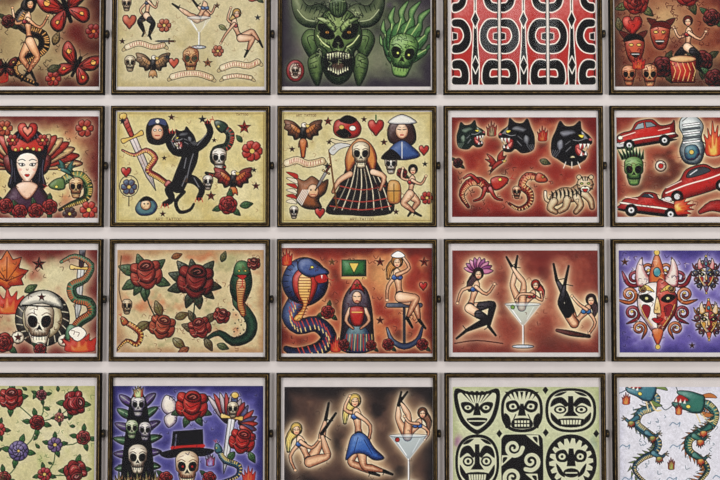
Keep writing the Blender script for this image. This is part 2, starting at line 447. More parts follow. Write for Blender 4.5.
def hot_car(g, x, y, s, c=RD, sh=DR, rot=0, fx=1, low=False):
    with g.at(x, y, s / 30., rot, fx):
        if low:
            g.P([(-32, 4), (-28, -2), (-14, -5), (-6, -6), (-2, -11), (8, -11), (14, -6), (26, -3), (30, 3), (28, 7), (-28, 8)], c, K, 1, (sh, 6), True, (252, 190, 170))
            g.P([(-1, -6.5), (1, -9.8), (8, -9.8), (11, -6.5)], (50, 58, 66), K, .8, None, False)
            g.L([(0, -7.4), (4, -9.4)], (200, 210, 215), .8)
        else:
            g.P([(-30, 2), (-29, -4), (-22, -7), (-14, -8), (-8, -15), (0, -17), (10, -16), (17, -9), (28, -9), (32, -12), (31, 0), (29, 6), (-29, 8)], c, K, 1, (sh, 6), True, (252, 200, 180))
            g.P([(-11, -8), (-6, -13.4), (0, -14.5), (0, -8.6)], (150, 166, 170), K, .8, None, False); g.P([(2, -14.6), (8, -13.6), (13, -9), (2, -8.6)], (120, 136, 142), K, .8, None, False)
            g.E(-26, -2, 2.6, 2.2, (245, 240, 215), K, .8); g.P([(-31, 3), (-22, 4), (-22, 8), (-31, 7)], (200, 200, 200), K, .8)
        g.P([(-26, 3), (-8, 1), (12, 1), (28, 0), (28, 2), (-8, 3), (-26, 4.6)], (240, 226, 210), K, .5)
        g.L([(-24, -3), (-10, -5.4)], (255, 220, 205), 1); g.L([(14, -4), (26, -5)], (255, 210, 190), .9)
        g.P([(-26, 7.4), (26, 6.6), (26, 9), (-26, 10)], K, None, 0)
        for wx_ in (-18, 19):
            g.E(wx_, 7, 5.8, 5.8, K, K, .6); g.E(wx_, 7, 3.2, 3.2, (214, 214, 214), K, .7, ((90, 90, 90), 1)); g.E(wx_, 7, 1.1, 1.1, K, None, 0)

def dragon(g, pts, r, c=(64, 128, 122), sh=(20, 56, 60), belly=(216, 190, 110), hang=-60, fx=1, spine=(204, 100, 50), hs=1.25):
    q = cr(pts, False, 6)
    n = len(q)
    for i in range(3, n - 1):
        v = q[i] - q[i - 1]; L = max(math.hypot(*v), 1e-6)
        nr = np.array([-v[1], v[0]]) / L
        if i % 2 == 0:
            a = q[i] - nr * r * .7; b = q[i] - nr * r * 1.9 - v / L * r * .6; d = q[i] + v / L * r * .9 - nr * r * .7
            g.P([tuple(a), tuple(b), tuple(d)], spine, K, .6, None, False)
    snake(g, pts, r, c, belly, sh, False, side=1)
    for fr, sgn in ((.35, 1), (.68, -1), (.55, 1)):
        i = int(n * fr); p = q[i]
        e = (p[0] + sgn * r * 2.0, p[1] + r * 1.1); h = (p[0] + sgn * r * 3.2, p[1] + r * .3)
        g.R([tuple(p), e, h], [r * .75, r * .45, r * .3], c, K, .8, (sh, r * .5))
        for t in (-50, -10, 30):
            a = math.radians(t); g.L([h, (h[0] + sgn * math.cos(a) * r * 1.0, h[1] + math.sin(a) * r * 1.0)], K, 1.2)
            g.L([h, (h[0] + sgn * math.cos(a) * r * .8, h[1] + math.sin(a) * r * .8)], (235, 210, 140), .5)
        flame(g, e[0] - sgn * r * .4, e[1] + r * .9, r * 1.8, r * 1.8, spine, YL, K, 180)
    hx, hy = pts[-1]
    with g.at(hx, hy, r / 3.4 * hs, hang, fx):
        for dy in (-1, 1):
            g.P([(-1, 2 * dy), (-5, 4 * dy), (-11, 5 * dy), (-7, 7 * dy), (-2, 5 * dy)], spine, K, .6)
        g.L([(-2, -4), (-8, -9), (-11, -8)], (235, 210, 150), 1.5); g.L([(0, -5), (-4, -11)], (235, 210, 150), 1.3)
        g.P([(-4, -4), (1, -6), (6, -5), (12, -4.5), (14, -2), (8, -.5), (5, 1), (11, 3), (12, 5), (6, 6), (0, 5.5), (-4, 4)], c, K, .9, (sh, 2.4))
        g.P([(13, -1.6), (8, -.4), (5, 1), (10.6, 3)], RD, K, .5)
        for a in (7, 9.5, 12): g.P([(a - .8, -1.4), (a + .8, -1.6), (a, 1)], W, None, 0, None, False)
        g.E(4.5, -2.8, 1.3, 1.1, (245, 220, 90), K, .6)
        g.L([(13, -3), (17, -7), (20, -5)], sh, .9); g.L([(12, 5), (15, 9), (19, 8)], sh, .9)

def fil(g, x, y, w, h, col, n, seed, wd=.7):
    rs = random.Random(seed)
    for _ in range(n):
        a, b = x + rs.uniform(-w, w), y + rs.uniform(-h, h)
        t = rs.uniform(0, 6.28); l = rs.uniform(1.5, 3.8)
        g.L([(a, b), (a + l * math.cos(t), b + l * math.sin(t)), (a + l * math.cos(t + .9) * 1.3, b + l * math.sin(t + .9) * 1.3)], col, wd)

# ------------------------------------------------------------------ the twenty sheets (sheet coordinates, one unit = 3 mm)
def s11(g):
    moth(g, 64, 6, 22, (176, 44, 34), DR, K, -20)
    moth(g, 76, 64, 18, (180, 48, 36), DR, K, 25)
    moth(g, -28, 40, 18, (176, 90, 50), DR, K, 10)
    flame(g, -10, 70, 34, 24, (150, 60, 40), OR)
    flower(g, 52, 78, 8, (160, 50, 40), OR); flower(g, 92, 30, 8, (140, 40, 34), OR)
    snake(g, [(36, 84), (16, 74), (14, 62), (30, 56), (42, 46), (40, 34), (26, 28), (16, 18), (26, 4)], 5.4, (40, 32, 28), (212, 150, 76), K, True, -60)
    woman(g, (28, 2), (25, 20), (28, 40), [[(20, 56), (30, 72), (34, 80)], [(36, 56), (26, 72), (20, 80)]], [[(14, 22), (10, 6)], [(38, 26), (46, 14)]], K, (160, 40, 40), None, 1.5, (222, 170, 120))
    moth(g, 4, 66, 10, (154, 44, 34), DR, K, 0); rose(g, 6, 20, 7, (150, 44, 36), K, 0, 2, (80, 76, 40))
    leaf(g, 46, 70, 14, -20, (90, 80, 50)); leaf(g, 52, 44, 14, -70, (150, 120, 70), K)
    fil(g, 35, 45, 36, 36, (50, 30, 20), 60, 5)
    return g.finish((136, 114, 80), [((108, 44, 34), 34, 3, .5, .75), ((170, 150, 108), 20, 8, .5, .8)], ((74, 30, 26), 24), [(24, 40, 34, (172, 152, 108)), (80, 30, 30, (100, 34, 30))], [((196, 174, 128), 4, .9)])

def s12(g):
    woman(g, (236, 12), (233, 24), (240, 37), [[(251, 30), (259, 40), (262, 46)], [(252, 37), (247, 50), (244, 56)]], [[(227, 18), (230, 6)], [(225, 33), (220, 42)]], (200, 150, 70), (190, 70, 60), None, 1.25, (230, 186, 146), SD, [(230, 18)])
    woman(g, (202, -6), (204, 6), (196, 18), [[(207, 14), (196, 4), (190, -4)], [(188, 13), (177, 6), (171, 2)]], [[(210, 12), (214, 4)]], (200, 160, 80), (90, 120, 160), None, 1.2)
    martini(g, 198, 16, 24, 30, (206, 198, 170))
    woman(g, (146, -10), (147, 1), (145, 14), [[(138, 20), (143, 31), (141, 35)], [(152, 22), (148, 34), (150, 38)]], [[(139, 8), (142, 14)], [(154, 6), (156, 0)]], K, (60, 70, 100), K, 1.1)
    banner(g, [(126, 46), (138, 42), (152, 46), (162, 44)], 2.8, seed=2)
    heart(g, 128, 20, 7, (196, 90, 60))
    skull(g, 129, 62, 7, (226, 212, 170)); eagle(g, 152, 64, 17, (150, 110, 70), (200, 140, 80))
    skull(g, 190, 58, 10.5, (208, 156, 90), (120, 50, 30), eye=(40, 60, 40)); fil(g, 190, 54, 8, 7, (120, 50, 26), 18, 3)
    banner(g, [(172, 76), (184, 73), (198, 73), (210, 77)], 3.2, seed=4)
    heart(g, 173, 62, 5, (200, 80, 54)); star(g, 207, 62, 5, (200, 110, 54), (150, 70, 40))
    banner(g, [(222, 67), (234, 63), (248, 65), (257, 61)], 3.2, seed=5)
    banner(g, [(224, 77), (236, 75), (250, 77)], 2.2, seed=15)
    flower(g, 217, 50, 6, (206, 120, 80)); flower(g, 163, 24, 7, (200, 110, 74)); leaf(g, 218, 24, 9, 30, (150, 150, 90), (90, 100, 60))
    star(g, 166, 56, 3, (90, 110, 130), (60, 80, 110)); star(g, 216, 4, 3); star(g, 257, 16, 3, (90, 110, 130), (60, 80, 110)); star(g, 121, 40, 3)
    rose(g, 252, -8, 8, (196, 80, 60), (140, 50, 40), 0, 2, (130, 140, 80)); skull(g, 125, 2, 6, (220, 190, 150)); dagger(g, 168, 40, 20, 90)
    fil(g, 190, 36, 66, 40, (150, 110, 70), 50, 12, .5)
    return g.finish((206, 192, 146), [((216, 206, 164), 40, 2, .45, .8), ((192, 176, 124), 30, 6, .5, .85)], ((190, 172, 118), 10), [], [((220, 212, 178), 3, .5)], .94)

def s13(g):
    c, s = (96, 122, 62), (10, 24, 14)
    for f in (-1, 1):
        with g.at(338, 30, 1, 0, f):
            g.P([(8, -20), (18, -28), (30, -26), (38, -36), (44, -52), (47, -30), (42, -12), (30, -4), (14, -6)], (112, 122, 84), K, 1.1, (s, 8), True, (210, 216, 170))
            for i in range(5): g.L([(16 + i * 5, -24 - i * .9), (20 + i * 4.4, -16 - i * 1.6)], s, .9)
            g.L([(18, -10), (32, -12), (41, -22)], (190, 200, 150), .9)
            g.P([(18, 2), (30, -2), (37, 8), (32, 22), (24, 30), (18, 14)], (78, 104, 54), K, 1, (s, 6), True, (190, 208, 140))
            g.L([(22, 4), (31, 6), (27, 18)], s, 1)
            g.P([(20, 22), (30, 28), (28, 44), (20, 56), (15, 36)], (88, 112, 58), K, 1, (s, 5), True, (190, 208, 140))
            for i in range(4): g.L([(20 + i, 24 + i * 6), (28, 28 + i * 5)], s, .9)
    with g.at(338, 30):
        g.P([(0, -22), (12, -20), (20, -10), (24, 2), (22, 14), (16, 22), (17, 32), (12, 46), (4, 53), (-4, 53), (-12, 46), (-17, 32), (-16, 22), (-22, 14), (-24, 2), (-20, -10), (-12, -20)], c, K, 1.3, (s, 12), True, (224, 234, 160))
        for f in (-1, 1):
            with g.at(0, 0, 1, 0, f):
                g.P([(4, 3), (12, -6), (20, -7), (18, 4), (11, 8), (5, 7)], (6, 10, 6), K, 1.1)
                g.E(11, 1, 1.8, 1.4, (216, 140, 40), K, .6); g.E(11, 1, .7, .9, K, None, 0)
                g.P([(2, -4), (10, -13), (22, -14), (14, -8), (5, 1)], (146, 170, 96), K, 1, (s, 2.4), True, (236, 240, 190))
                for i in range(4): g.L([(3 + i * 3, -11 - i * .4), (6 + i * 3.4, -19 + i)], s, 1.1)
                g.L([(17, 10), (9, 14), (5, 21)], s, 1.6); g.L([(19, 14), (12, 19), (10, 27)], s, 1.4); g.L([(21, 4), (15, 12), (9, 16)], (214, 226, 150), 1.1); g.L([(16, 26), (13, 38), (8, 46)], s, 1.4); g.L([(14, 26), (12, 36)], (214, 226, 150), .8)
        g.P([(0, 4), (-6, 14), (-2, 17), (0, 13), (2, 17), (6, 14)], (6, 8, 6), K, .9)
        g.P([(-12, 23), (0, 20), (12, 23), (14, 33), (9, 42), (0, 46), (-9, 42), (-14, 33)], (8, 10, 8), K, 1)
        g.P([(-6, 34), (0, 32), (6, 34), (4, 40), (-4, 40)], (80, 56, 44), K, .6)
        for i in range(-4, 5):
            g.P([(i * 2.6 - 1.2, 21 + abs(i) * .4), (i * 2.6 + 1.2, 21 + abs(i) * .4), (i * 2.6, 29)], (220, 220, 176), K, .5, None, False)
            g.P([(i * 2.4 - 1.1, 44 - abs(i) * 1.1), (i * 2.4 + 1.1, 44 - abs(i) * 1.1), (i * 2.4, 36 - abs(i) * .3)], (220, 220, 176), K, .5, None, False)
        g.P([(-9, -28), (0, -38), (9, -28), (7, -18), (0, -14), (-7, -18)], (74, 94, 54), K, 1, (s, 4))
        for i in range(5): g.L([(-6 + i * 3, -30), (-5 + i * 2.5, -18)], s, .9)
        for i in range(5): g.L([(-5 + i * 2.5, 47), (-4 + i * 2, 53)], s, .9)
    fil(g, 338, 12, 26, 14, s, 40, 4, .8); fil(g, 338, 44, 26, 30, s, 60, 14, .7); fil(g, 338, 30, 24, 34, (206, 222, 150), 30, 24, .5)
    for (dx, dy, a, l) in [(-12, 4, -70, 26), (-14, -6, -46, 30), (-10, -14, -26, 36), (-4, -18, -8, 40), (3, -18, 4, 42), (9, -14, 18, 42), (14, -6, 34, 36), (16, 4, 54, 26)]:
        with g.at(402 + dx, 50 + dy, l / 24., a * .7 + 16):
            g.P([(-3.6, 8), (-3.6, -3), (-.5, -8), (-2, -14), (3, -21), (1.6, -12), (4, -6), (3.4, 8)], (66, 116, 60), K, .9, ((12, 36, 18), 2.4), True, (200, 224, 140))
            g.L([(-1, 6), (.4, -9)], (196, 216, 130), .9); g.L([(2, 6), (2.4, -5)], (14, 34, 18), .8)
    skull(g, 403, 53, 19, (128, 168, 84), (16, 44, 20), 8, 1, (6, 12, 6))
    g.E(398, 52, 1.1, 1.1, (220, 230, 90), None, 0); g.E(409, 54, 1.1, 1.1, (220, 230, 90), None, 0)
    fil(g, 403, 48, 16, 18, (20, 44, 22), 44, 7, .7)
    g.E(295, 70, 9, 11, (160, 44, 44), K, 1, (DR, 3)); g.E(295, 70, 6, 8, (190, 170, 150), K, .8); fil(g, 295, 70, 4, 6, DR, 16, 3, .8)
    skull(g, 295, 70, 4.4, (200, 180, 160))
    return g.finish((58, 64, 52), [((108, 120, 86), 26, 11, .5, .8), ((66, 46, 78), 30, 4, .55, .8), ((26, 28, 26), 20, 9, .5, .85)], ((48, 40, 52), 22), [(300, 24, 28, (94, 106, 80)), (376, 60, 24, (114, 116, 92)), (414, 78, 22, (100, 108, 84)), (300, 50, 18, (100, 94, 90))], [((130, 146, 100), 4, .7)], 1.0, 9)

def s14(g):
    red, dk, wh = (182, 42, 36), (150, 30, 28), (232, 224, 212)
    for cx in (476, 524.5, 573):
        g.P([(cx - 22.5, -30), (cx + 22.5, -30), (cx + 22.5, 95), (cx - 22.5, 95)], red, K, 1.4, (dk, 3), False)
        for f in (-1, 1):
            with g.at(cx, 30, 1, 0, f):
                # three bold curls per side, black edged in clean white
                g.P([(23, -52), (12, -50), (8, -38), (10, -26), (17, -20), (23, -20), (23, -28), (17, -30), (15, -38), (18, -44), (23, -45)], K, wh, 1.5, None, True)
                g.P([(23, -12), (12, -12), (5, -2), (5, 12), (12, 21), (23, 22), (23, 14), (16, 12), (12, 5), (15, -3), (23, -5)], K, wh, 1.5, None, True)
                g.P([(23, 30), (13, 29), (7, 38), (8, 54), (23, 54), (23, 46), (15, 46), (16, 39), (23, 38)], K, wh, 1.5, None, True)
                g.P([(18, 2), (23, 1), (23, 9), (18, 8)], K, wh, .9, None, False)
        g.P([(cx, -54), (cx + 4, -40), (cx + 2, -18), (cx + 1, 4), (cx + 2, 26), (cx + 2.4, 44), (cx + 4, 70), (cx + 2, 95), (cx - 2, 95), (cx - 4, 70), (cx - 2.4, 44), (cx - 2, 26), (cx - 1, 4), (cx - 2, -18), (cx - 4, -40)], K, wh, 1.3, None, True)
        for yy in (18, 64): g.P([(cx, yy - 9), (cx + 4, yy), (cx, yy + 9), (cx - 4, yy)], K, wh, 1.3, None, False)
    for cx in (500.2, 548.8):
        g.R([(cx, -22), (cx, 95)], [1.6, 1.6], (214, 204, 194), K, .9, None, False)
    return g.finish(red, [(dk, 18, 3, .5, .8)], None, [], [], 1.0, 8)

def s15(g):
    rose(g, 638, 0, 13, (190, 60, 42), DR, 0, 3, (110, 110, 60)); rose(g, 690, -8, 13, (180, 44, 36), DR, 30, 3, (90, 90, 50))
    heart(g, 634, 24, 10, (186, 44, 36)); leaf(g, 622, 30, 14, -100, (110, 90, 50)); rose(g, 714, 16, 9, (160, 36, 32), K, 0, 2)
    for (x, y, f, hc) in ((636, 47, 1, K), (662, 34, -1, (90, 20, 18))):
        with g.at(x, y, 1.1, 0, f):
            g.P([(-9, -8), (-4, -13), (5, -12), (9, -6), (8, 4), (4, 12), (-3, 13), (-7, 6)], (200, 90, 60), K, 1, ((90, 20, 18), 5))
            g.P([(-9, -8), (-14, -16), (-5, -13)], (90, 30, 26), K, .9); g.P([(7, -8), (12, -16), (3, -13)], (90, 30, 26), K, .9)
            g.E(-3, -3, 2, 1.3, YL, K, .8); g.E(4, -3, 2, 1.3, YL, K, .8); g.P([(-4, 5), (0, 4), (5, 5), (1, 9)], K, K, .6); g.L([(-3, 5.6), (4, 5.6)], W, .9)
            g.P([(-10, -6), (-6, -12), (5, -12), (9, -6), (2, -8)], hc, K, .7); g.L([(-5, 1), (-3, 4)], DR, .8); g.L([(6, 1), (5, 4)], DR, .8)
    rose(g, 664, 66, 11, (140, 26, 26), K, 20, 3, (70, 60, 30)); rose(g, 704, 60, 11, (150, 30, 28), K, 50, 3, (70, 60, 30)); rose(g, 716, 78, 10, (130, 26, 26), K, 0, 2)
    woman(g, (690, 20), (691, 33), (689, 46), [[(679, 54), (678, 66), (676, 72)], [(700, 54), (700, 66), (704, 72)]], [[(681, 36), (676, 26)], [(702, 38), (708, 30)]], (110, 30, 26), RD, K, 1.4)
    g.P([(671, 58), (698, 58), (696, 82), (673, 82)], (186, 44, 34), K, 1, (DR, 7), False); g.E(684.5, 58, 13.6, 3.6, (220, 180, 124), K, .9, (SD, 2))
    for i in range(5): g.L([(674 + i * 5, 62), (677 + i * 5, 70), (674 + i * 5, 80)], (226, 186, 106), .9, False)
    skull(g, 651, 74, 10, (216, 160, 104), (120, 40, 28)); skull(g, 630, 74, 9, (210, 136, 84), (120, 40, 28)); flame(g, 640, 62, 12, 12, (180, 50, 34), OR)
    rose(g, 750, 50, 12); skull(g, 748, 10, 14)
    fil(g, 668, 40, 46, 42, (80, 18, 16), 110, 9, .8)
    return g.finish((130, 64, 44), [((174, 120, 78), 26, 5, .5, .8), ((90, 30, 26), 22, 14, .45, .75)], ((80, 50, 40), 14), [(668, 18, 28, (186, 148, 102)), (708, 74, 24, (60, 40, 34))], [((190, 152, 108), 2.5, .6)], 1.06, 9)

def s21(g):
    for f in (-1, 1):
        with g.at(27, 160, 1, 0, f):
            for i in range(7):
                a = -4 - i * 11
                with g.at(8, 6, 1, a):
                    g.P([(6, -3), (24, -5), (42 - i * 2, -3), (47 - i * 2, 2), (30, 5), (8, 4)], (186, 54, 40) if i % 2 else (218, 188, 126), K, 1, ((80, 20, 20), 3))
                    g.L([(10, 0), (34 - i, 0)], K, .8); g.L([(18, 2), (38 - i * 2, 1)], K, .5)
            g.P([(8, 4), (16, -6), (24, -2), (20, 12), (10, 16)], (130, 40, 36), K, .9, (K, 4))
    g.P([(27, 132), (35, 130), (43, 137), (47, 148), (45, 160), (43, 174), (46, 186), (36, 190), (18, 190), (8, 186), (11, 174), (9, 160), (7, 148), (11, 137), (19, 130)], (20, 18, 26), K, 1)
    for i in range(7): g.L([(18 + i * 3, 134), (12 + i * 5, 150)], (100, 98, 120), .7)
    for f in (-1, 1): g.L([(27 + f * 16, 160), (27 + f * 15, 172), (27 + f * 17, 184)], (90, 88, 110), .8); g.L([(27 + f * 13, 168), (27 + f * 12, 182)], (90, 88, 110), .6)
    g.P([(10, 148), (16, 138), (27, 142), (38, 138), (44, 148), (38, 152), (27, 149), (16, 152)], (196, 52, 40), K, .9, (DR, 2))
    for i in range(5): g.E(15 + i * 6, 149.5 - (2 - abs(i - 2)) * .6, 1.7, 1.7, YL, K, .7)
    heart(g, 27, 132, 10, (196, 44, 36)); heart(g, 27, 131, 5, (230, 150, 120)); flower(g, 12, 140, 6, (196, 60, 50)); flower(g, 42, 140, 6, (196, 60, 50))
    g.R([(27, 178), (27, 192)], [4.4, 8], (234, 200, 172), K, .8, (SD, 3))
    g.P([(27, 150), (35, 153), (38, 162), (36, 172), (31, 180), (27, 183), (23, 180), (18, 172), (16, 162), (19, 153)], (242, 228, 208), K, .9, ((196, 146, 118), 3))
    g.P([(16, 160), (19, 152), (27, 149), (35, 152), (38, 160), (34, 155), (27, 153), (20, 155)], (20, 18, 26), None, 0)
    for f in (-1, 1):
        with g.at(27, 165, 1, 0, f):
            g.P([(2.2, 0), (4.6, -1.8), (8.4, -1.4), (6, 1)], W, K, .8); g.E(5, -.3, 1, 1.2, K, None, 0); g.L([(2, -4.4), (5, -5.8), (9, -4.6)], K, .9); g.L([(7.6, -1.4), (10, -2.4)], K, .7)
            g.E(7, 4.6, 1.8, 1.3, (236, 150, 130), None, 0, None, 0, None, .6)
    g.L([(26, 169), (27, 170.4), (28, 169)], SD, .7)
    g.P([(24.4, 175), (26, 174), (27, 174.4), (28, 174), (29.6, 175), (27, 177)], (208, 14, 24), K, .4)
    g.P([(6, 196), (16, 186), (27, 196), (38, 186), (48, 196), (54, 210), (0, 210)], (70, 40, 60), K, 1, (K, 5))
    g.P([(16, 187), (27, 200), (38, 187), (32, 182), (22, 182)], (234, 200, 172), K, .8, (SD, 2))
    for (x, y) in ((6, 206), (20, 212), (36, 211), (50, 207)): rose(g, x, y, 8, (190, 44, 36), DR, x, 2)
    snake(g, [(60, 210), (72, 204), (86, 198), (88, 186), (80, 176), (68, 178), (60, 184)], 4.6, (96, 124, 66), (216, 170, 80), DG, True, 170)
    skull(g, 76, 187, 9, (220, 186, 126), (120, 60, 36)); bird(g, 66, 170, 9, (60, 116, 110), DG, 0, -1)
    flower(g, 89, 210, 9, (190, 60, 44)); flower(g, 70, 214, 7, (60, 60, 60)); flower(g, 84, 128, 9, (170, 60, 44)); flower(g, 4, 128, 8, (180, 80, 50))
    rose(g, -24, 150, 12); skull(g, -28, 192, 14)
    fil(g, 70, 170, 28, 44, (70, 30, 20), 40, 6); fil(g, 0, 190, 18, 24, (70, 30, 20), 20, 16)
    return g.finish((202, 180, 122), [((184, 90, 60), 24, 5, .58, .8)], ((104, 36, 32), 22), [(84, 126, 22, (164, 80, 56))], [((226, 214, 168), 3, 1)], 1.04, 8)

def s22(g):
    dagger(g, 132, 137, 84, -24, (206, 188, 182), (180, 60, 50))
    snake(g, [(122, 150), (134, 155), (146, 150), (155, 158), (148, 170), (158, 177), (168, 184)], 2.8, (196, 84, 74), YL, DR, True, 40)
    with g.at(157, 131, 1.1):
        g.P([(-9, 8), (-10, -4), (-5, -11), (5, -11), (10, -4), (9, 8), (4, 12), (-4, 12)], (26, 22, 22), K, .9)
        g.E(0, 1, 5.6, 7, (226, 180, 140), K, .8, (SD, 2)); g.E(-2.3, -1, 1.3, .9, W, K, .7); g.E(2.3, -1, 1.3, .9, W, K, .7); g.L([(-2, 4), (2, 4)], RD, 1.1)
        g.P([(-8, -5), (-6, -11), (6, -11), (8, -5), (0, -7)], (60, 70, 110), K, .7); g.E(0, -9, 2, 2, W, K, .6)
    bk, hi = (20, 18, 20), (112, 112, 118)
    g.R([(184, 192), (176, 202), (180, 212), (190, 210), (194, 204)], [1.6, 1.6, 1.5, 1.3, .9], bk, K, .8)
    g.R([(178, 186), (183, 174), (189, 160), (192, 148)], [7, 7.6, 8, 6.6], bk, K, .9)
    for pts in ([(191, 150), (203, 143), (210, 132), (207, 123)], [(186, 152), (175, 151), (168, 141), (172, 133)], [(182, 178), (194, 180), (202, 189), (199, 198)], [(178, 184), (169, 190), (172, 199), (165, 204)]):
        g.R(pts, [4.8, 4, 2.9, 2.6], bk, K, .9)
        x, y = pts[-1]
        for dx in (-2.4, 0, 2.4): g.L([(x + dx, y), (x + dx * 1.6, y - 4 if y < 160 else y + 4)], (210, 50, 40), .9)
    pantherhead(g, 183, 139, 9.5, -24, -1)
    for l in ([(187, 178), (190, 164), (193, 154)], [(182, 186), (186, 176)], [(194, 178), (199, 187)], [(197, 145), (206, 134)], [(184, 168), (186, 158)], [(174, 147), (171, 141)]): g.L(l, hi, 1.1)
    star(g, 202, 119, 4, (60, 80, 110), K)
    snake(g, [(206, 173), (217, 175), (223, 167), (214, 160), (216, 150), (227, 146), (230, 134), (222, 127)], 4, (40, 62, 48), (204, 60, 44), K, True, -140)
    skull(g, 219, 158, 9.5); star(g, 244, 127, 7, (186, 50, 40), (110, 20, 20)); star(g, 211, 196, 5, (180, 50, 40), DR)
    flower(g, 252, 151, 10.5, (186, 50, 38), YL, 7); leaf(g, 242, 142, 9, -130)
    eagle(g, 233, 181, 19, (150, 34, 28), (204, 114, 44)); rose(g, 228, 205, 9.5, (186, 38, 32)); leaf(g, 240, 206, 13, -10)
    skull(g, 208, 182, 6.5)
    g.E(129, 186, 9.5, 10.5, None, K, 1.1); flower(g, 129, 187, 8, (70, 100, 130)); heart(g, 126, 172, 5); g.L([(129, 196), (129, 206)], K, 1)
    with g.at(146, 207, 1.05):
        g.P([(-10, 2), (-6, -6), (0, -10), (7, -7), (11, 0), (6, 7), (-5, 8)], (80, 120, 124), K, .9, (DB, 3)); g.E(0, -2, 5, 5, (232, 200, 150), K, .8, (SD, 2)); g.E(-1.5, -3, .8, .8, K, None, 0); g.E(2, -3, .8, .8, K, None, 0)
        g.P([(-6, -5), (0, -10), (7, -6), (0, -6)], K, K, .6)
    star(g, 171, 117, 3.4); star(g, 122, 121, 3.4, (60, 80, 110), K); star(g, 256, 186, 4); star(g, 163, 214, 3); star(g, 254, 170, 2.6, (60, 80, 110), K); star(g, 214, 140, 2.4); star(g, 164, 158, 2.4)
    g.text(156, 218, 2.8, "ART TATTOO", (80, 50, 30), .5); g.text(236, 113, 2.2, "TATTOO", (80, 50, 30), .45)
    g.P([(118.5, 113.5), (263.5, 113.5), (263.5, 220.5), (118.5, 220.5)], None, (150, 120, 60), .7, None, False)
    fil(g, 190, 166, 68, 48, (140, 90, 50), 34, 12, .5)
    return g.finish((212, 198, 138), [((222, 210, 160), 40, 2, .45, .8), ((200, 180, 112), 26, 6, .5, .85)], ((202, 182, 110), 9), [], [((230, 220, 176), 2.5, .5)], .98)

